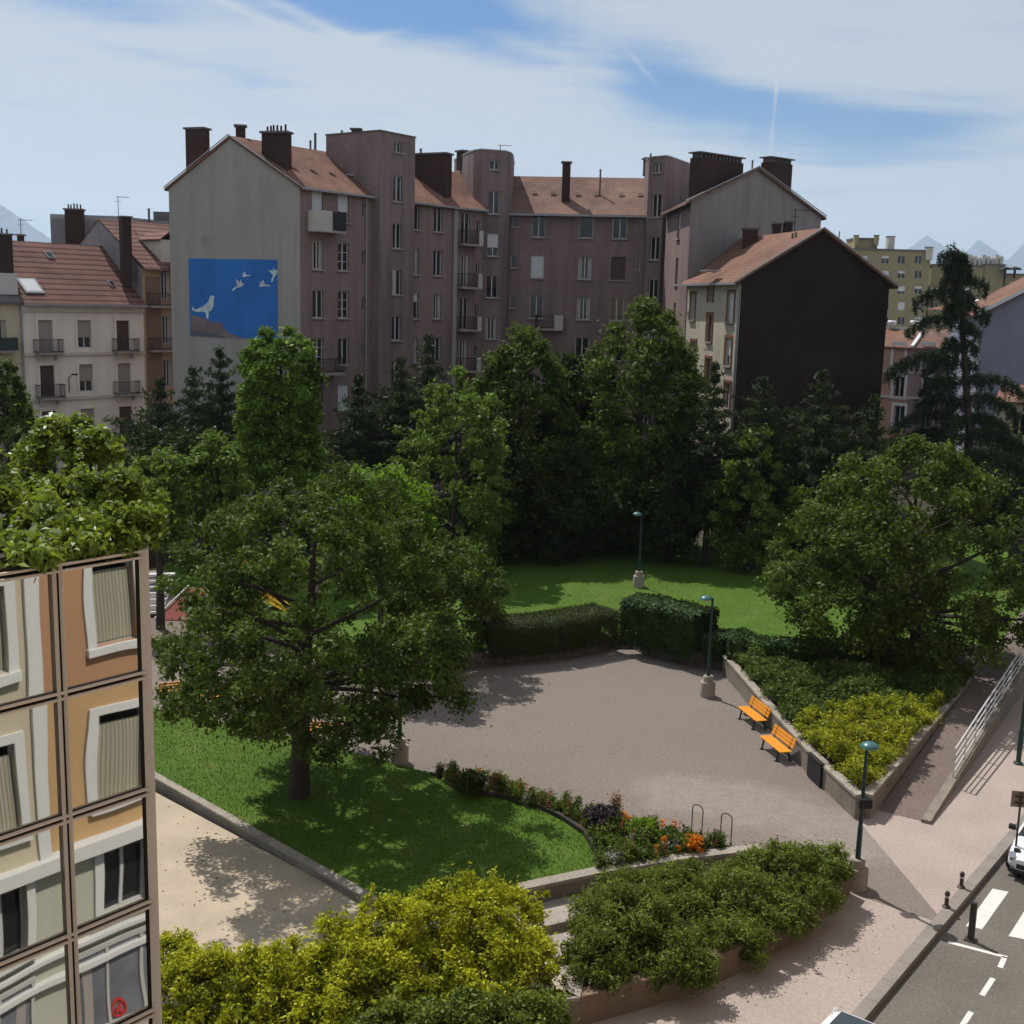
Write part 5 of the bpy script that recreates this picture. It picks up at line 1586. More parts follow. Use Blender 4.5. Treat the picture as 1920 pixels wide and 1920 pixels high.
b = MB(); rA, rB = z_(P(1640, 617, 109), zr3), z_(P(1733, 617, 107), zr3); slab(b, [z_(sA, zs_), z_(sB, zs_) + Vector((0, -.4, 0)), rB, rA]); rs = b.build('roof', 'tilered', sh)
b = MB(); rC = z_(P(1850, 618, 111), zr3); slab(b, [z_(sB, zs_) + Vector((0, -.4, 0)), z_(sC, zs_) + Vector((.3, -.3, 0)), rC, rB]); b.build('roof', 'tilegrey', sh)
b = MB(); b.bar(rA, rB, .35, .2); b.bar(rB, z_(sB, zs_ + .1) + Vector((0, -.4, 0)), .25, .2); b.build('ridge_cap', 'white', rs)
for x in (1672, 1714): p = P(x, 611, 108); b = MB(); b.lathe((p.x, 108, p.z), [(.02, 0), (.35, .05), (.42, .35), (.3, .5)], 10); b.build('satellite_dish', 'white', rs)
# hip roofed house
hh_ = thing('hip_roofed_house', 'small house with red hip roof beyond the cedar top', 'house', z_(P(1840, 600, 125), 0))
a_, c_ = P(1813, 580, 125), P(1875, 580, 125)
wall(hh_, z_(a_, 0), z_(c_, 0), 0, a_.z, [(hit(1822 + 14 * i, 610, a_, c_)[0], a_.z - 2.6, 1.1, 1.7, 'shutw', False) for i in range(3)], 'salmon')
b = MB(); ra_, rc_ = P(1834, 563, 130), P(1864, 564, 130); slab(b, [a_ + Vector((-.4, -.4, 0)), c_ + Vector((.4, -.4, 0)), rc_, ra_]); slab(b, [Vector((a_.x - .4, 136, a_.z)), a_ + Vector((-.4, -.4, 0)), ra_]); slab(b, [c_ + Vector((.4, -.4, 0)), Vector((c_.x + .4, 136, c_.z)), rc_]); rh_ = b.build('roof', 'tilered', hh_)
b = MB(); b.bar(ra_, rc_, .4, .25); b.bar(a_ + Vector((-.4, -.4, .1)), ra_, .3, .2); b.build('ridge_cap', 'white', rh_); chim(rh_, 1846, 1852, 553, 572, 128, .5, ang=0)
# blue-grey gable
bg = thing('blue_grey_gable_house', 'blue-grey house gable cut off by the right edge', 'house', z_(P(1880, 650, 92), 0))
a_, c_ = P(1843, 588, 92), P(1990, 512, 90); zlo = a_.z
wall(bg, z_(a_, 0), z_(c_, 0), 0, zlo, (), 'bluegrey', name='gable_wall', top=[((c_ - a_).xy.length, c_.z)])
b = MB(); slab(b, [a_ + Vector((-.5, -.3, -.1)), c_ + Vector((0, -.3, .1)), c_ + Vector((2, 11, .1)), a_ + Vector((1.5, 11, -.1))]); b.build('roof', 'tilered', bg)
b = MB(); b.bar(a_ + Vector((-.5, -.36, 0)), c_ + Vector((0, -.36, .2)), .15, .28); b.build('verge_trim', 'white', bg)
b = MB(); b.face([z_(a_ + Vector((1.5, 11, 0)), 0), z_(a_, 0), z_(a_, zlo), z_(a_ + Vector((1.5, 11, 0)), zlo)]); b.build('side_wall', 'bluegrey', bg)
# low orange roof
oroof = thing('low_orange_roofed_house', 'low house with orange roof under the cedar at the right edge', 'house', z_(P(1900, 760, 80), 0))
a_, c_ = P(1868, 752, 80), P(1960, 754, 78)
wall(oroof, z_(a_, 0), z_(c_, 0), 0, a_.z, [(1.6, a_.z - 2.2, 1.0, 1.5, 'cas', False)], 'cream')
b = MB(); slab(b, [a_ + Vector((-.3, -.4, 0)), c_ + Vector((.3, -.4, 0)), P(1960, 722, 84), P(1878, 722, 85)]); b.build('roof', 'tilered', oroof)

# ------------------------------------------------------------------ mirror-glass building and the house it reflects
MA = R(39.5); MD = Vector((math.sin(MA), math.cos(MA), 0)); MN = Vector((-MD.y, MD.x, 0))
YE = 10.75; m0 = P(287, 1450, YE); m0.z = 0; dm_ = m0.dot(MN); FO = -1.5


def mirpt(x, y):
    d = ray(x, y); t = (dm_ - EYE.dot(MN)) / d.dot(MN); p = EYE + d * t; return (p - m0).dot(MD), p.z


def refl(x, y):
    d = ray(x, y); t = (dm_ - EYE.dot(MN)) / d.dot(MN); p = EYE + d * t; r = d - MN * (2 * d.dot(MN)); t2 = (FO - p.dot(MN)) / r.dot(MN); q = p + r * t2
    return q.dot(MD), q.z


gbd = thing('mirror_glass_building', 'mirror glass building reflecting an orange facade, with a planted roof', 'building', m0)
ztop = mirpt(270, 1035)[1]; ph = (ztop - mirpt(285, 1690)[1]) / 3; pwid = .0 - mirpt(122, 1282)[0]
pwid = abs(pwid) - .04
back = 9.0


def mp_(u, z, y=0.0): q = m0 + MD * u + MN * y; return Vector((q.x, q.y, z))


b = MB(); L = 14
b.face([mp_(-L, -.7, .12), mp_(0, -.7, .12), mp_(0, ztop, .12), mp_(-L, ztop, .12)]); b.face([mp_(0, -.7, .12), mp_(0, -.7, back), mp_(0, ztop, back), mp_(0, ztop, .12)]); b.face([mp_(-L, ztop, .12), mp_(0, ztop, .12), mp_(0, ztop, back), mp_(-L, ztop, back)])
b.build('wall', 'gasket', gbd)
nrow = int((ztop + .6) / ph) + 1
for i in range(12):
    for j in range(nrow):
        u1_ = -.07 - i * pwid - .035; u0_ = u1_ - pwid + .07; z1_ = ztop - .055 - j * ph; z0_ = max(-.65, z1_ - ph + .07)
        if z1_ - z0_ < .3: continue
        tx, ty = random.gauss(0, .0016), random.gauss(0, .0016)
        b = MB()
        dz = (z1_ - z0_) * tx; du = (u1_ - u0_) * ty
        b.face([mp_(u0_, z0_, .04), mp_(u1_, z0_, .04 + du), mp_(u1_, z1_, .04 + du + dz), mp_(u0_, z1_, .04 + dz)])
        b.build('mirror_panel', 'mirror', gbd)
for i in range(1, 13):
    u = -.07 - i * pwid
    b = MB()
    for s in (-.03, .03): b.bar(mp_(u + s, -.7, .0), mp_(u + s, ztop, .0), .022, .03)
    b.build('mullion', 'mullion', gbd)
b = MB(); b.bar(mp_(-.02, -.7, .02), mp_(-.02, ztop + .02, .02), .075, .07); b.build('corner_post', 'mullion', gbd)
for j in range(nrow + 1):
    z = ztop - .02 - j * ph; b = MB()
    for s in (-.028, .028): b.bar(mp_(-L, z + s, .004), mp_(-.04, z + s, .004), .03, .022)
    b.build('transom', 'mullion', gbd)
b = MB(); b.prism([xy(mp_(-L, 0, .12)), xy(mp_(0, 0, .12)), xy(mp_(0, 0, back)), xy(mp_(-L, 0, back))], ztop + .002, ztop + .12); b.build('roof_terrace', 'soil', gbd)

# the painted house opposite: it stands behind the camera and is seen in the mirror
q0 = MN * FO
fh = thing('orange_painted_house', 'orange house with white window surrounds, seen only as a reflection in the mirror glass', 'house', q0)


def fp(u, y=0.0): q = q0 + MD * u + MN * y; return Vector((q.x, q.y, 0))


wA0, wA1 = refl(182, 1062), refl(262, 1200); wB0, wB1 = refl(191, 1340), refl(270, 1482); wC0, wC1 = refl(192, 1592), refl(268, 1697)
uc = (wA0[0] + wA1[0] + wB0[0] + wB1[0]) / 4; wwid = 1.05
lc = refl(12, 1110)[0] - wwid / 2
uP = refl(82, 1300)[0]
zc = refl(200, 1560)[1]; z12 = (wA1[1] + wB0[1]) / 2 - .05
cols = [uc + k * 3.3 for k in range(0, 7)] + [lc - k * 3.3 for k in range(0, 7)]
zA, zB, zC = wA1[1], wB1[1], wC1[1]
hA, hB, hC = wA0[1] - wA1[1], wB0[1] - wB1[1], wC0[1] - wC1[1]


def fwall(ua, ub, z0, z1, mat, zr, hr, name, y=0.0, sty='louvre'):
    # seen from the park the wall runs right to left in u
    pa, pb = fp(ub, y), fp(ua, y)
    hl = [(ub - c, zr, wwid, hr, sty, False) for c in cols if ua + .1 < c - wwid / 2 and c + wwid / 2 < ub - .1] if zr is not None else []
    return wall(fh, pa, pb, z0, z1, hl, mat, depth=.35, name=name)


fwall(uP, 45, z12, 24, 'orangewall', zA, hA, 'upper_wall'); fwall(uP, 45, zc, z12 - .002, 'amberwall', zB, hB, 'middle_wall'); fwall(-30, 45, -.1, zc - .002, 'lowwall', zC, hC, 'lower_wall', 0, 'cas')
fwall(-30, uP, z12, 24, 'creamwall', zA, hA, 'bay_wall', .06); fwall(-30, uP, zc, z12 - .002, 'creamwall', zB, hB, 'bay_wall', .06)
b = MB(); p = fp(uP - .14, .09); b.box((p.x, p.y, (zc + 24) / 2), (.28, .1, 24 - zc), math.atan2(-MD.y, -MD.x)); b.build('pilaster', 'surround', fh)
MT['reflcurt'] = MT['curtain']
an3 = math.atan2(-MD.y, -MD.x)
for c in cols:
    for z, h_ in ((zA, hA), (zB, hB), (zC, hC)):
        yb_ = .09 if c < uP else .03
        q = fp(c, yb_); b = MB()
        for s in (-1, 1):
            p = fp(c + s * (wwid / 2 + .085), yb_); b.box((p.x, p.y, z + h_ / 2), (.2, .05, h_ + .2), an3)
        b.box((q.x, q.y, z + h_ + .09), (wwid + .36, .054, .18), an3); p = fp(c, yb_ + .02); b.box((p.x, p.y, z - .08), (wwid + .42, .12, .15), an3)
        b.build('window_surround', 'surround', fh)
b = MB(); p = fp(7, .12); b.box((p.x, p.y, zc - .12), (74, .3, .28), an3); b.build('cornice', 'surround', fh)
zle = refl(200, 1800)[1]
b = MB(); p = fp(7, .08); b.box((p.x, p.y, zle), (74, .2, .12), an3); p = fp(7, .07); b.box((p.x, p.y, zle + .5), (74, .17, .08), an3); b.build('ledge', 'surround', fh)
b = MB(); b.prism([xy(fp(-30, 0)), xy(fp(45, 0)), xy(fp(45, -10)), xy(fp(-30, -10))], 23.9, 24.3, bottom=True); b.build('roof', 'tar', fh)
for k in range(-4, 6):
    c = uc + k * 3.3; p = fp(c, .03); zs_ = max(.9, zle - 1.35); b = MB(); b.box((p.x, p.y, zs_), (2.3, .05, 1.7), an3); sw = b.build('shop_window', 'shop', fh)
    b = MB()
    for s in (-1.15, -.4, .4, 1.15): e_ = fp(c + s, .075); b.box((e_.x, e_.y, zs_), (.07, .05, 1.7), an3)
    for dz in (-.85, .85): b.box((*fp(c, .08).xy, zs_ + dz), (2.4, .06, .1), an3)
    b.build('shop_frame', 'paleconcrete', sw)
    b = MB()
    for s in (-.9, .9): e_ = fp(c + s, .062); b.box((e_.x, e_.y, zs_ - .1), (.22, .012, 1.3), an3)
    b.build('shop_curtain', 'greyblind', sw)
sgn = refl(234, 1884); p = fp(sgn[0], .07); b = MB()
ring = [(.16 * math.cos(a), .16 * math.sin(a)) for a in [2 * PI * k / 16 for k in range(17)]]
for (x0, z0), (x1, z1) in zip(ring[:-1], ring[1:]):
    a_, c_ = fp(sgn[0] + x0, .075), fp(sgn[0] + x1, .075); b.bar((a_.x, a_.y, sgn[1] + z0), (c_.x, c_.y, sgn[1] + z1), .03, .04)
a_, c_ = fp(sgn[0] - .08, .075), fp(sgn[0] + .08, .075); b.bar((a_.x, a_.y, sgn[1] - .07), (c_.x, c_.y, sgn[1] + .07), .03, .05); b.bar((a_.x, a_.y, sgn[1] + .0), (c_.x, c_.y, sgn[1] - .09), .028, .045); b.build('red_emblem', 'red', fh)

# ================================================================== TREES
def tpx(name, label, xc, ytop, ylow, hw, Y, shape, ncl, nleaf, leaf, mat, zbase=0.0, xb=None, **k):
    top = P(xc, ytop, Y).z; low = P(xc, ylow, Y).z; pc = P(xc, (ytop + ylow) / 2, Y)
    kk = (Vector((pc.x, Y, pc.z)) - EYE).dot(FW)
    rx = hw / F * kk
    bx = pc.x if xb is None else P(xb, ylow, Y).x
    return tree(name, label, (bx, Y, zbase), top - .25, low, rx, shape, ncl, nleaf, leaf, mat, cx=pc.x - bx, **k)


tpx('broadleaf_tree', 'big spreading tree on the front lawn with dark trunk in full view', 592, 872, 1366, 310, 34.0, 'broad', 310, 87000, 0.145, 'cherry', xb=560, trunk_r=.26, crad=.56, up=.85, lob=.34, inner=.30, aspect=.5)
tpx('broadleaf_tree', 'large olive green tree at the right beside the ramp', 1708, 812, 1225, 238, 47.5, 'broad', 270, 66700, 0.185, 'olive', zbase=.6, xb=1715, trunk_r=.30, crad=.7, up=.85, lob=.36, inner=.3)
tpx('broadleaf_tree', 'bright green tree with upright sprays in front of the dark tree mass', 855, 690, 1065, 120, 63.0, 'oval', 170, 31900, 0.238, 'mid', zbase=.4, trunk_r=.2, crad=.62, lob=.3, inner=.35)
tpx('broadleaf_tree', 'middle sized olive tree just behind the right side of the big front tree', 835, 985, 1225, 98, 47.0, 'round', 110, 17000, .18, 'cherry', xb=800, trunk_r=.16, crad=.55, lob=.35, inner=.3)
tpx('small_tree', 'small lime green tree peeking out behind the big front tree', 712, 868, 1060, 85, 46.0, 'round', 80, 13050, 0.194, 'bright', xb=712, trunk_r=.12, crad=.55)
tpx('columnar_tree', 'tall columnar tree with bright green edges in front of the pink building', 528, 612, 900, 74, 61.0, 'column', 210, 52200, 0.22, 'poplar', trunk_r=.25, crad=.5, lob=.1, inner=.45)
tpx('columnar_tree', 'lower shoulder stem leaning on the left of the tall columnar tree', 478, 690, 900, 34, 60.5, 'column', 50, 8700, 0.211, 'poplar', trunk_r=.14, crad=.45, lob=.12)
tpx('round_tree', 'round green tree left of the columnar one, the taller of two', 408, 806, 1000, 58, 54.0, 'round', 90, 17400, 0.194, 'mid', trunk_r=.16, crad=.5, lob=.2)
tpx('round_tree', 'round green tree left of the columnar one, the lower of two', 294, 842, 1010, 66, 52.0, 'round', 90, 17400, 0.194, 'mid', trunk_r=.16, crad=.5, lob=.2)
tpx('street_tree', 'yellow green tree at the left edge in front of the town houses', 8, 672, 830, 46, 66.0, 'round', 60, 10150, 0.238, 'olive', trunk_r=.16, crad=.6)
tpx('street_tree', 'dark green tree at the left edge behind the roof shrubs', 30, 800, 960, 60, 58.0, 'round', 60, 10150, 0.22, 'dark', trunk_r=.16, crad=.6)
tpx('big_dark_tree', 'tall dark tree in the middle of the shaded row, the left of two giants', 975, 590, 1000, 105, 70.0, 'oval', 210, 37700, 0.282, 'olive', zbase=.4, trunk_r=.3, crad=.85, lob=.2, inner=.4)
tpx('big_dark_tree', 'tallest dark tree before the cream house, the right of two giants', 1200, 562, 1010, 138, 71.0, 'oval', 260, 49300, 0.282, 'olive', zbase=.4, trunk_r=.35, crad=.9, lob=.16, inner=.4)
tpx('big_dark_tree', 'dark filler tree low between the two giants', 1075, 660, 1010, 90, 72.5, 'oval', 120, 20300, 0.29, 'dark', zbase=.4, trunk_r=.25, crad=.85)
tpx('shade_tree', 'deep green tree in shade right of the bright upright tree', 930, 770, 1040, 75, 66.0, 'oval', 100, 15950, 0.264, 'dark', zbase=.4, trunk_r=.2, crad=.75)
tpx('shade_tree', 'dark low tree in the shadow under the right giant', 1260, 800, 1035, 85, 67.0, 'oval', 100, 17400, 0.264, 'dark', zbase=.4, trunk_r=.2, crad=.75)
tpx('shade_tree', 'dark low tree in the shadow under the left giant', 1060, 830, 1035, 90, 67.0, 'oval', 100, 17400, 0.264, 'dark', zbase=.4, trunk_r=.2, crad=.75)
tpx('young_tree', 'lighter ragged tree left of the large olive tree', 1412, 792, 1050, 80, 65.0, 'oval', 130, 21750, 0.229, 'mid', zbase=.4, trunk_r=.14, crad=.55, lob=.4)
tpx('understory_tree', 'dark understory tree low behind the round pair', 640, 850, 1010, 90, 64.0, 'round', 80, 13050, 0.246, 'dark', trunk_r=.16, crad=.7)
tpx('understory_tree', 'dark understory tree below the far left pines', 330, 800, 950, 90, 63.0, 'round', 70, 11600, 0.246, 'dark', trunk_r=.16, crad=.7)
G_ = 'dark conifers in front of the buildings'
conifer('pine_tree', 'dark pine before the grey gable, beside the columnar tree', 412, 655, 69, 58, 0, 3.0, 12000, group=G_)
conifer('pine_tree', 'dark bushy pine before the ochre house', 300, 712, 67, 62, 0, 3.0, 12000, group=G_)
conifer('pine_tree', 'small pine spire between the grey gable pine and the ochre house pine', 362, 690, 71, 28, 0, 4.0, 5000, group=G_)
conifer('pine_tree', 'narrow dark conifer right of the columnar tree', 672, 705, 68, 52, 0, 3.0, 11000, group=G_)
conifer('pine_tree', 'dark conifer whose spire stands before the pink wing balconies', 803, 628, 72, 62, 0, 4.0, 12000, group=G_)
conifer('pine_tree', 'dark shorter conifer filling left of the bright upright tree', 752, 672, 70, 50, 0, 3.0, 9000, group=G_)
conifer('pine_tree', 'slim pine at the corner of the cream house', 1342, 682, 66.5, 40, .4, 3.5, 8000, group=G_)
conifer('pine_tree', 'pine before the dark gable, left of two', 1432, 705, 66, 56, .4, 3.0, 11000, group=G_)
conifer('pine_tree', 'pine before the dark gable, the taller right one', 1542, 696, 65.5, 66, .4, 3.0, 13000, group=G_)
conifer('pine_tree', 'low dark conifer at the right corner of the dark gable', 1640, 742, 66, 48, .4, 3.0, 8000, group=G_)
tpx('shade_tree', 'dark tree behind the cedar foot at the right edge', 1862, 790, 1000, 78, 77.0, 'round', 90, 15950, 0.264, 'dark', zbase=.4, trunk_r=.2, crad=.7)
# cedar with tiers of drooping boughs
cb = P(1805, 950, 70); cb.z = .4
ced = thing('cedar_tree', 'tall thin cedar with drooping layered boughs and bent tip at the right', 'tree', cb)
ctop = P(1798, 462, 70)
C = []; Rr = []; mb = MB()
mb.tube([cb - Vector((0, 0, .3)), Vector((cb.x, 70, 8)), Vector((ctop.x + .1, 70, ctop.z - 1.2)), Vector((ctop.x - .05, 70, ctop.z - .2)), Vector((ctop.x - .55, 70, ctop.z + .1))], [.34, .24, .1, .05, .02], 9)


def bough(z, az, L, dens=1.0, drop=.3):
    st = Vector((cb.x + (ctop.x - cb.x) * (z / ctop.z), 70, z)); d = Vector((math.cos(az), math.sin(az), 0)); prev = st
    n = max(4, int(L / .28))
    for i in range(1, n + 1):
        t = i / n; p = st + d * (L * t) + Vector((0, 0, .16 * L * math.sin(PI * t * .75) - drop * L * t * t))
        mb.cyl(prev, p, .055 * (1 - t) + .012, .05 * (1 - t) + .01, 5, caps=False); prev = p
        for s in (-1, 0, 1):
            side = Vector((-d.y, d.x, 0)) * (s * .35 * (1 - .5 * t) * (0.4 + L * .12))
            hang = random.uniform(.2, 1.0) * dens
            for h in np.arange(0, hang, .17):
                C.append(tuple(p + side + Vector((random.uniform(-.08, .08), random.uniform(-.08, .08), -h)))); Rr.append(.15 * (1.25 - .5 * h))


zc_ = lambda y: P(1805, y, 70).z
pxm = 70 * 1.02 / F
for y, lx, rx_ in ((476, 34, 14), (496, 22, 20), (522, 30, 50), (550, 74, 26), (574, 24, 52), (604, 92, 22), (640, 26, 34), (676, 136, 34), (712, 60, 132), (748, 70, 122), (782, 124, 96), (816, 120, 134), (856, 116, 134), (896, 90, 124)):
    z = zc_(y)
    bough(z, PI + random.uniform(-.2, .2), lx * pxm, 1.0); bough(z - .1, random.uniform(-.2, .2), rx_ * pxm, 1.0)
    for k in range(1):
        a = random.choice([PI / 2, -PI / 2]) + random.uniform(-.7, .7); bough(z - .3, a, (lx + rx_) * .4 * pxm, .8)
C.append(tuple(ctop + Vector((-.35, 0, 0)))); Rr.append(.2); C.append(tuple(ctop + Vector((-.6, 0, -.1)))); Rr.append(.16); C.append(tuple(ctop + Vector((0, 0, -.4)))); Rr.append(.22)
c, nr, s, tn = clusters_to_leaves(np.array(C), np.array(Rr), 80000, .24, .2, flat=1.5)
add_mesh('crown', leaf_mesh('crown', c, nr, s, tn, 'cedar', cb, .18), ced); mb.build('trunk', 'bark', ced)


# ------------------------------------------------------------------ shrubs and hedges
def blob(x, y, Y, rx, rz, ry=None):
    p = P(x, y, Y); k = (p - EYE).dot(FW) / F
    return (p.x, p.y, p.z, rx * k, (ry * k if ry else rx * k), rz * k)


bush('roof_shrub', 'leafy shrub on the mirror building roof, tallest and yellowest', 'shrub', [blob(120, 880, 13.6, 84, 84), blob(150, 828, 13.9, 36, 40), blob(100, 835, 13.5, 26, 44), blob(195, 850, 13.4, 28, 40), blob(230, 930, 12.9, 30, 40), blob(170, 950, 12.8, 84, 74), blob(70, 950, 13.0, 76, 66)], 10260, 0.09, 'roof', 110, .13, up=.7)
bush('roof_shrub', 'glossy shrub on the mirror building roof at the far left', 'shrub', [blob(20, 985, 11.2, 84, 74), blob(-50, 960, 11.2, 90, 100), blob(85, 1005, 10.9, 66, 52), blob(25, 1035, 10.4, 70, 36), blob(20, 1046, 9.95, 60, 26), blob(95, 1036, 10.25, 44, 20)], 9180, 0.09, 'roof', 100, .13, up=.7)
bush('roof_shrub', 'trailing shrub spilling over the mirror panels at the roof corner', 'shrub', [blob(180, 1000, 10.9, 70, 46), blob(245, 990, 11.0, 56, 40), blob(150, 1025, 10.5, 52, 26), blob(285, 1000, 11.1, 28, 22), blob(110, 1020, 10.6, 50, 36), blob(215, 1022, 10.75, 40, 20), blob(258, 1018, 10.9, 34, 18), blob(40, 1050, 9.9, 50, 18)], 7020, 0.081, 'roof', 90, .10, up=.6)
bush('roof_shrub', 'low dark shrub filling the roof terrace behind the trailing one', 'shrub', [blob(200, 985, 13.0, 70, 50), blob(250, 960, 14.0, 60, 40), blob(60, 1000, 13.5, 90, 60), blob(130, 1000, 14.5, 90, 70)], 9450, 0.081, 'mid', 80, .16, up=.6)
hedge('clipped_hedge', 'long brown topped clipped hedge on the stone wall, in shade at left', [xy(W(926, 1222, .45)), xy(W(1030, 1213, .45)), xy(W(1118, 1197, .45))], 2.0, .40, 1.85, 46000, .075, 'box', wob=.02)
hedge('laurel_hedge', 'tall glossy laurel hedge behind the gap in the stone wall', [xy(W(1196, 1201, .45)), xy(W(1250, 1212, .45)), xy(W(1302, 1226, .45))], 1.9, .40, 2.45, 24000, .13, 'laurel', wob=.05)
hedge('low_laurel_hedge', 'lower laurel hedge stepping down beside the plaza lamp', [xy(W(1322, 1232, .45)), xy(W(1392, 1228, .45))], 1.2, .40, 1.5, 7000, .14, 'laurel', wob=.1)
hedge('planter_hedge', 'dark hedge at the back of the triangular planter under the olive tree', [xy(W(1378, 1238, .6)), xy(W(1500, 1248, .6)), xy(W(1640, 1252, .6)), xy(W(1760, 1245, .6))], 1.2, .55, 1.65, 20000, .14, 'laurel', wob=.1)
pz = lambda l: [xy(W(x, y, .75)) for x, y in l]
carpet('ground_cover_shrub', 'low blue green ground cover in the upper half of the triangular planter', 'shrub', pz([(1372, 1232), (1500, 1262), (1660, 1262), (1835, 1250), (1765, 1335), (1640, 1335), (1560, 1345), (1492, 1375), (1440, 1312)]), .6, .85, 560, 36000, .15, 'cover', .26)
carpet('lime_shrub', 'yellow green spiky shrub mass at the pointed end of the planter', 'shrub', pz([(1490, 1378), (1560, 1340), (1640, 1330), (1765, 1330), (1700, 1405), (1618, 1484), (1585, 1466)]), .6, .95, 460, 34000, .15, 'lime', .22, .9, .3)
GS = 'green shrubs in the curved planter'
bush('planter_shrub', 'big dark round shrub at the left end of the curved planter', 'shrub', [blob(1185, 1755, 24.9, 118, 84, 80), blob(1115, 1800, 23.9, 62, 62, 50), blob(1250, 1800, 24.3, 76, 58, 50), blob(1165, 1825, 23.8, 66, 40, 40), blob(1270, 1820, 23.9, 70, 44, 36), blob(1120, 1835, 23.4, 56, 36, 36)], 44000, .10, 'juniper', 240, .24, group=GS, aspect=.36)
bush('planter_shrub', 'lighter spreading shrub behind the big dark round one', 'shrub', [blob(1200, 1680, 27.0, 90, 36, 60), blob(1300, 1660, 27.6, 76, 36, 60), blob(1330, 1710, 26.4, 76, 50, 60), blob(1130, 1700, 26.2, 50, 30, 40)], 26000, .10, 'juniper', 150, .24, group=GS, aspect=.36)
bush('planter_shrub', 'middle bright green shrub of the curved planter', 'shrub', [blob(1400, 1690, 26.8, 86, 60, 60), blob(1440, 1745, 25.8, 64, 44, 44), blob(1360, 1775, 25.0, 66, 50, 40), blob(1400, 1765, 25.3, 50, 34, 36), blob(1420, 1640, 28.2, 60, 40, 40)], 30000, .095, 'juniper', 170, .23, group=GS, aspect=.36)
bush('planter_shrub', 'bright leafy shrub at the right tip of the planter next to the lamp base', 'shrub', [blob(1510, 1648, 28.0, 64, 56, 50), blob(1555, 1632, 28.4, 38, 44, 36), blob(1480, 1632, 28.2, 50, 44, 50), blob(1520, 1685, 27.2, 54, 40, 36), blob(1475, 1718, 26.4, 52, 34, 36)], 26000, .095, 'juniper', 150, .22, group=GS, aspect=.36)
bush('golden_hedge', 'big rounded golden yellow hedge at the bottom of the photo', 'hedge', [blob(890, 1765, 24.0, 140, 116, 90), blob(770, 1780, 23.6, 130, 118, 90), blob(660, 1830, 23.0, 130, 112, 90), blob(960, 1850, 23.0, 90, 116, 80), blob(930, 1745, 24.2, 76, 90, 70), blob(800, 1890, 22.4, 140, 110, 70), blob(690, 1920, 22.0, 130, 100, 70), blob(900, 1900, 22.4, 120, 100, 70), blob(800, 1840, 23.2, 150, 90, 70), blob(900, 1830, 23.4, 100, 90, 60), blob(700, 1880, 22.6, 110, 80, 50)], 83700, 0.095, 'gold', 620, .23, up=.7)
bush('golden_shrub', 'lower yellow green shrub at the foot of the mirror building corner', 'shrub', [blob(440, 1880, 22.6, 130, 106, 80), blob(350, 1870, 22.6, 80, 90, 80), blob(550, 1870, 22.6, 110, 106, 80), blob(330, 1800, 23.4, 44, 44, 40), blob(480, 1940, 21.8, 160, 80, 70), blob(620, 1940, 21.8, 100, 90, 60)], 48600, 0.095, 'gold', 380, .22, up=.7)
bush('golden_shrub', 'greener front shrub below the golden hedge at the bottom edge', 'shrub', [blob(760, 1955, 21.3, 130, 84, 60), blob(920, 1945, 21.4, 120, 76, 60), blob(1005, 1930, 21.6, 64, 64, 50)], 20250, 0.104, 'juniper', 150, .22, up=.7)
# shaded undergrowth at the back of the garden
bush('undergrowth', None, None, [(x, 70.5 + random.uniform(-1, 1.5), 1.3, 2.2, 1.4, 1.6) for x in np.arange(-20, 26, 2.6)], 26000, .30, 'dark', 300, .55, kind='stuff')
# flower bed: mixed low planting nobody could count, with the plants that stand out on their own
def planting(name, poly, n, nl, leaf, mat, h, rad=.16, asp=.35, up=.3):
    q = in_poly(n, poly); hh = h * (.5 + .8 * rng.random(n)); C = []; Rr = []
    for (x, y), z in zip(q, hh):
        for k in np.arange(.08, z, .13): C.append((x, y, k)); Rr.append(rad * random.uniform(.7, 1.2))
    c, nr, s, tn = clusters_to_leaves(np.array(C), np.array(Rr), nl, leaf, up)
    b_ = (float(q[:, 0].mean()), float(q[:, 1].mean()), 0.0)
    o = add_mesh(name, leaf_mesh(name, c, nr, s, tn, mat, b_, asp), None, b_); o['kind'] = 'stuff'; return o


planting('flower_bed_foliage', bed, 190, 22000, .11, 'flower', .42)
planting('flower_bed_foliage', bed, 60, 6000, .11, 'juniper', .5)
planting('flower_bed_blooms', bed, 20, 800, .075, 'orangef', .45, .09, .8)
planting('flower_bed_blooms', bed, 16, 600, .08, 'redf', .6, .07, .5)
planting('flower_bed_blooms', bed, 26, 1400, .08, 'rust', .55, .08, .5)
planting('flower_bed_leaves', bed, 22, 2000, .09, 'purple', .3, .14, .5)
planting('flower_bed_leaves', bed, 18, 1400, .09, 'silver', .28, .12, .5)
GP = 'plants that stand out in the flower bed'


def plant(label, x, y, w, h, nl, mat, leaf=.09, name='flowering_plant', asp=.5):
    p = W(x, y); k = (p - EYE).dot(FW) / F
    th = bush(name, label, 'plant', [(p.x, p.y, h * k * .5, w * k, w * k, h * k * .55)], nl, leaf, mat, 30, .15, base=(p.x, p.y, 0), spray=0); th['group'] = GP; return th


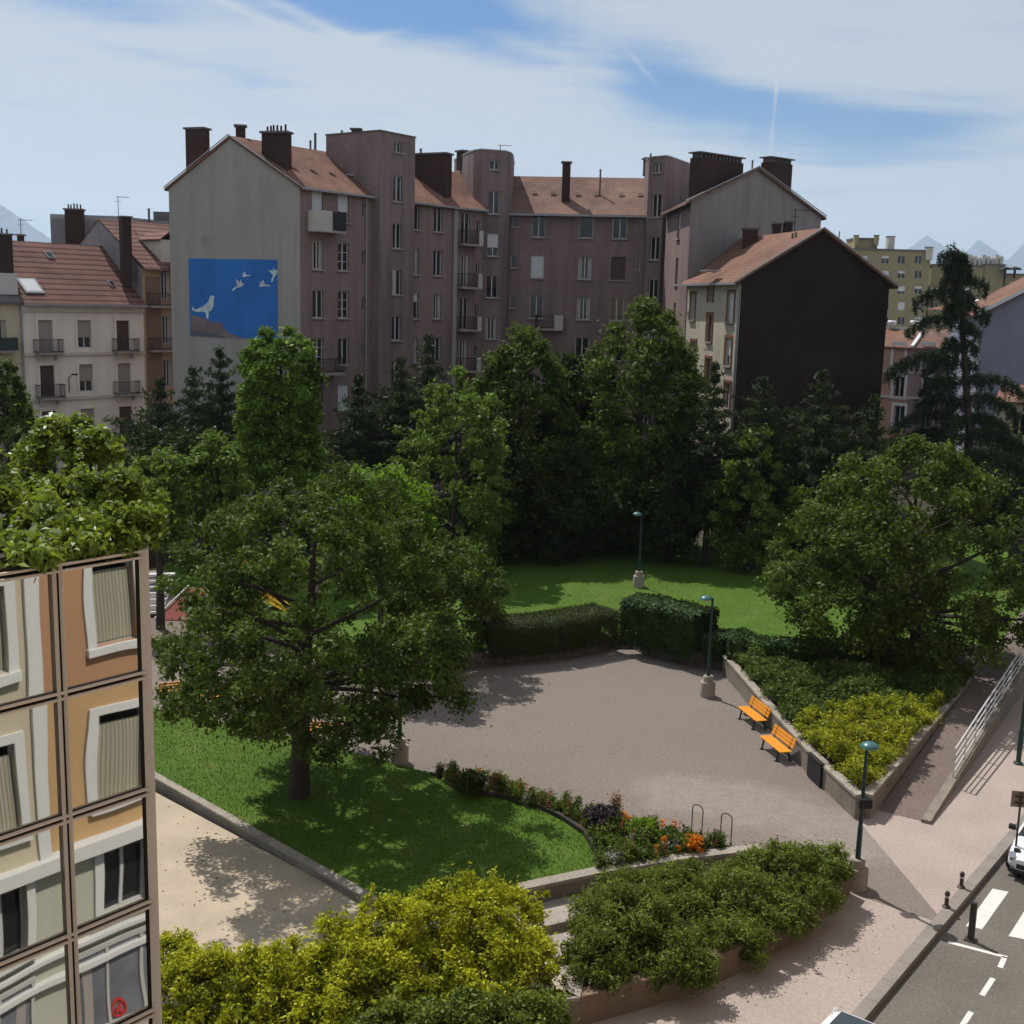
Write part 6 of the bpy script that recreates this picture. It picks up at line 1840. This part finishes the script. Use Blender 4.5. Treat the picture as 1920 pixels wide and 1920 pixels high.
plant('dark round bush at the upper left end of the flower bed', 887, 1494, 22, 44, 2600, 'dark', .1, 'round_bush')
plant('flame orange flower clump near the right hoop', 1302, 1606, 10, 36, 800, 'orangef', .08)
plant('dark purple leaved clump in the middle of the flower bed', 1128, 1556, 34, 40, 2600, 'purple', .1)
plant('silver leaved plant near the terrace wall corner', 1152, 1628, 16, 26, 900, 'silver', .09)
plant('silver grey clump right of the flame orange flowers', 1258, 1600, 14, 24, 800, 'silver', .08)
plant('tall rusty flower spike above the left half of the bed', 930, 1490, 7, 42, 400, 'rust', .07)
plant('tall rusty flower spike above the middle of the bed', 1153, 1528, 7, 40, 400, 'rust', .07)
plant('bright green clump right of the purple leaves', 1205, 1578, 26, 36, 1800, 'bright', .1)
plant('pale orange flower clump with one white bloom behind the green clump', 1168, 1548, 10, 22, 400, 'orangef', .07)
# lawn blades


def blades(name, poly, n, z, h, mat='grass'):
    q = in_poly(n, poly); c = np.column_stack([q, np.full(n, z + h * .35)]); a = rng.normal(size=(n, 3)) * .45; a[:, 2] = 1
    nr = rng.normal(size=(n, 3)); nr[:, 2] *= .3
    b_ = (float(q[:, 0].mean()), float(q[:, 1].mean()), z)
    o = add_mesh(name, leaf_mesh(name, c, nr, h * (.6 + .8 * rng.random(n)), np.clip(rng.random(n), 0, 1), mat, b_, .22, axis=a), None, b_); o['kind'] = 'stuff'


blades('grass', lawn, 30000, .02, .08)
blades('grass', [xy(W(x, y, .45)) for x, y in ((880, 1210), (1150, 1185), (1365, 1215), (1560, 1215), (1560, 1045), (880, 1045))], 14000, .44, .08)

# fallen leaves and litter under the trees
def litter(name, q, z, leaf, mat):
    n = len(q); c = np.column_stack([q, np.full(n, z)]); nr = rng.normal(size=(n, 3)) * .25; nr[:, 2] += 1
    b_ = (float(q[:, 0].mean()), float(q[:, 1].mean()), z)
    o = add_mesh(name, leaf_mesh(name, c, nr, leaf * (.6 + .8 * rng.random(n)), rng.random(n), mat, b_, .6), None, b_); o['kind'] = 'stuff'


litter('fallen_leaves', in_poly(70, Wp([(300, 1490), (660, 1700), (300, 1800)])), -.205, .07, 'rust')
litter('fallen_leaves', in_poly(130, Wp([(640, 1412), (800, 1454), (1000, 1500), (1390, 1590), (1450, 1480), (1250, 1380), (900, 1250), (620, 1300)])), .016, .065, 'rust')
litter('fallen_leaves', in_poly(40, Wp([(1250, 1880), (1560, 1700), (1720, 1740), (1600, 1900)])), .012, .06, 'rust')


# ================================================================== MOUNTAINS AND AIR
def mountain(name, ridge, Y, dep=3000):
    """ridge: pixel skyline; a real ridge at its own distance with a rugged flank"""
    pts = [P(x, y, Y) for x, y in ridge]
    fine = []
    for a, b_ in zip(pts[:-1], pts[1:]):
        for k in range(6):
            t = k / 6; p = a.lerp(b_, t); p.z += random.uniform(-5, 5) * (1 if k else 0); fine.append(p)
    fine.append(pts[-1]); b = MB()
    rows = [[(p.x, p.y, p.z) for p in fine]]
    for r in range(1, 6):
        f = r / 5; rows.append([(p.x + random.uniform(-20, 20), p.y - dep * .5 * f + random.uniform(-20, 20), max(-2, p.z * (1 - f) ** 1.2 + random.uniform(-8, 8) * (1 - f) - 2 * f)) for p in fine])
    back = [[(p.x, p.y + dep * .5, -2) for p in fine]]
    rows = back + rows
    for A_, B_ in zip(rows[:-1], rows[1:]):
        for i in range(len(A_) - 1): b.face([A_[i], B_[i], B_[i + 1], A_[i + 1]], smooth=True)
    structure(name, b, 'mountain')


mountain('mountain', [(-400, 330), (-200, 300), (-60, 350), (0, 384), (50, 416), (95, 448), (140, 470), (260, 520), (420, 560)], 9000)
mountain('mountain', [(1560, 580), (1660, 500), (1700, 468), (1738, 441), (1768, 460), (1800, 484), (1834, 449), (1868, 470), (1888, 490), (1920, 456), (1990, 420), (2100, 450), (2300, 560)], 11500)
hz = MB(); hz.box((0, 4800, 520), (24000, 17000, 1044)); hz_o = hz.build('haze', 'ground', None, Vector((0, 0, 0)), kind='stuff')
hm = bpy.data.materials.new('haze_air'); hm.use_nodes = True; nt = hm.node_tree; nt.nodes.clear()
out = nt.nodes.new('ShaderNodeOutputMaterial'); pv = nt.nodes.new('ShaderNodeVolumePrincipled')
pv.inputs['Color'].default_value = (.66, .83, 1, 1); pv.inputs['Density'].default_value = 8.5e-5; pv.inputs['Anisotropy'].default_value = .3
nt.links.new(pv.outputs[0], out.inputs['Volume']); hz_o.data.materials.clear(); hz_o.data.materials.append(hm)

# ================================================================== SKY, SUN, CAMERA
SUN_AZ, SUN_EL = R(-36.0), R(56.5)          # seen from above, measured from +Y towards +X
w = bpy.data.worlds.new('World'); scene.world = w; w.use_nodes = True; nt = w.node_tree; nt.nodes.clear()
out = node(nt, 'ShaderNodeOutputWorld'); bg = node(nt, 'ShaderNodeBackground'); nt.links.new(bg.outputs[0], out.inputs[0])
sky = node(nt, 'ShaderNodeTexSky', sky_type='NISHITA'); sky.sun_disc = False; sky.sun_elevation = SUN_EL; sky.sun_rotation = SUN_AZ; sky.air_density = 1.0; sky.dust_density = .6; sky.ozone_density = 2.0; sky.altitude = 300
tc = node(nt, 'ShaderNodeTexCoord'); dirv = tc.outputs['Generated']
sep = node(nt, 'ShaderNodeSeparateXYZ'); nt.links.new(dirv, sep.inputs[0])


def mth(op, a, b=None, clamp=False):
    n = node(nt, 'ShaderNodeMath', operation=op, use_clamp=clamp)
    for i, v in enumerate((a, b)):
        if v is None: continue
        if isinstance(v, (int, float)): n.inputs[i].default_value = v
        else: nt.links.new(v, n.inputs[i])
    return n.outputs[0]


zc = mth('MAXIMUM', mth('ADD', sep.outputs[2], .12), .02)
cmb = node(nt, 'ShaderNodeCombineXYZ'); nt.links.new(mth('DIVIDE', sep.outputs[0], zc), cmb.inputs[0]); nt.links.new(mth('DIVIDE', sep.outputs[1], zc), cmb.inputs[1])
mp = node(nt, 'ShaderNodeMapping'); mp.inputs['Rotation'].default_value = (0, 0, R(-35)); mp.inputs['Scale'].default_value = (.55, 1.5, 1); nt.links.new(cmb.outputs[0], mp.inputs[0])
nz = node(nt, 'ShaderNodeTexNoise'); nz.inputs['Scale'].default_value = 1.15; nz.inputs['Detail'].default_value = 8; nz.inputs['Roughness'].default_value = .58; nz.inputs['Distortion'].default_value = .5; nt.links.new(mp.outputs[0], nz.inputs[0])
nz2 = node(nt, 'ShaderNodeTexNoise'); nz2.inputs['Scale'].default_value = 3.2; nz2.inputs['Detail'].default_value = 6; nz2.inputs['Roughness'].default_value = .62; mp2 = node(nt, 'ShaderNodeMapping'); mp2.inputs['Rotation'].default_value = (0, 0, R(-22)); mp2.inputs['Scale'].default_value = (.6, 2.0, 1); nt.links.new(cmb.outputs[0], mp2.inputs[0]); nt.links.new(mp2.outputs[0], nz2.inputs[0])
field = mth('ADD', mth('MULTIPLY', mth('SUBTRACT', nz.outputs[0], .5), 1.7), mth('MULTIPLY', mth('SUBTRACT', nz2.outputs[0], .5), .95))
nz3 = node(nt, 'ShaderNodeTexNoise'); nz3.inputs['Scale'].default_value = 7.0; nz3.inputs['Detail'].default_value = 7; nz3.inputs['Roughness'].default_value = .65; nz3.inputs['Distortion'].default_value = 1.2; nt.links.new(dirv, nz3.inputs[0])
field = mth('ADD', field, mth('MULTIPLY', mth('SUBTRACT', nz3.outputs[0], .5), .7))
cov = mth('ADD', field, .98)


def patch(x, y, sx, sy, rot, k):
    """clear blue gap (k<0) or thicker veil (k>0) in the cloud layer, given by its direction"""
    global cov
    d = ray(x, y).normalized(); ax = CR * math.cos(rot) - CU * math.sin(rot); ay = CR * math.sin(rot) + CU * math.cos(rot)
    terms = []
    for a, s in ((ax, sx), (ay, sy)):
        n = node(nt, 'ShaderNodeVectorMath', operation='DOT_PRODUCT'); nt.links.new(dirv, n.inputs[0]); n.inputs[1].default_value = tuple(a)
        t = mth('DIVIDE', mth('SUBTRACT', n.outputs['Value'], d.dot(a)), s / F); terms.append(mth('MULTIPLY', t, t))
    g = mth('EXPONENT', mth('MULTIPLY', mth('ADD', terms[0], terms[1]), -1.0))
    f = node(nt, 'ShaderNodeVectorMath', operation='DOT_PRODUCT'); nt.links.new(dirv, f.inputs[0]); f.inputs[1].default_value = tuple(FW)
    g = mth('MULTIPLY', g, mth('GREATER_THAN', f.outputs['Value'], 0))
    cov = mth('ADD', cov, mth('MULTIPLY', g, k))


patch(1235, 155, 120, 60, .32, -1.0); patch(1470, 205, 200, 48, .18, -1.05); patch(1700, 245, 130, 40, -.1, -.7)
patch(900, 40, 150, 46, .25, -1.0); patch(640, 5, 220, 50, .18, -.9); patch(130, -5, 200, 30, .1, -.45); patch(900, 200, 260, 60, .2, .3)
patch(300, 330, 700, 90, .0, .3); patch(1200, 420, 900, 110, .02, .3); patch(250, 190, 300, 100, .2, .25); patch(1550, 60, 420, 90, .15, .35); patch(760, 110, 200, 40, -.25, .3); patch(1452, 205, 3.5, 70, 0.03, .5); patch(600, 45, 150, 9, .38, .4); patch(480, 30, 170, 7, .30, .35); patch(690, 72, 90, 8, -.25, .4); patch(1215, 140, 50, 5, .8, .35); patch(1560, 175, 130, 14, .2, .3); patch(1000, 90, 220, 12, .3, .3); patch(1650, 300, 240, 10, .06, -.35); patch(400, 130, 260, 12, .12, -.3); patch(250, 250, 300, 12, .16, -.25); patch(800, 190, 240, 10, .2, -.25); patch(1500, 360, 260, 9, .03, -.3)
cf = node(nt, 'ShaderNodeMapRange', interpolation_type='SMOOTHSTEP'); cf.inputs[1].default_value = .02; cf.inputs[2].default_value = 1.22; nt.links.new(cov, cf.inputs[0])
hs = node(nt, 'ShaderNodeHueSaturation'); hs.inputs['Saturation'].default_value = 1.5; hs.inputs['Value'].default_value = .82; tint = node(nt, 'ShaderNodeMix', data_type='RGBA', blend_type='MULTIPLY'); tint.inputs[0].default_value = 1; nt.links.new(sky.outputs[0], tint.inputs[6]); tint.inputs[7].default_value = (.9, 1.0, 1.22, 1); nt.links.new(tint.outputs[2], hs.inputs['Color'])
CLOUD = (7.3, 7.7, 8.3)
mixn = node(nt, 'ShaderNodeMix', data_type='RGBA'); nt.links.new(mth('MULTIPLY', cf.outputs[0], .93), mixn.inputs[0]); nt.links.new(hs.outputs[0], mixn.inputs[6]); mixn.inputs[7].default_value = (*CLOUD, 1)
nt.links.new(mixn.outputs[2], bg.inputs['Color']); bg.inputs['Strength'].default_value = .076

sl = bpy.data.lights.new('sun', 'SUN'); sl.energy = 5.0; sl.angle = R(.55); sl.color = (1, .955, .89)
so = bpy.data.objects.new('sun', sl); COL.objects.link(so)
sd = Vector((math.sin(SUN_AZ) * math.cos(SUN_EL), math.cos(SUN_AZ) * math.cos(SUN_EL), math.sin(SUN_EL)))
so.rotation_euler = sd.to_track_quat('Z', 'Y').to_euler(); so.location = sd * 200

cam = bpy.data.cameras.new('camera'); cam.sensor_fit = 'HORIZONTAL'; cam.sensor_width = 36; cam.lens = 36 * F / 1920; cam.clip_start = .1; cam.clip_end = 60000
co = bpy.data.objects.new('camera', cam); COL.objects.link(co)
m = Matrix((CR, CU, -FW)).transposed().to_4x4(); m.translation = EYE; co.matrix_world = m
scene.camera = co
vs = scene.view_settings; vs.view_transform = 'Standard'; vs.look = 'None'; vs.exposure = -.07; vs.gamma = 1; vs.use_curve_mapping = False
scene.cycles.max_bounces = 6; scene.cycles.diffuse_bounces = 1; scene.cycles.glossy_bounces = 3; scene.cycles.transmission_bounces = 3; scene.cycles.volume_bounces = 2; scene.cycles.transparent_max_bounces = 4
scene.cycles.use_denoising = True
try: scene.cycles.denoiser = 'OPENIMAGEDENOISE'
except Exception: pass
scene.cycles.sample_clamp_indirect = 4.0
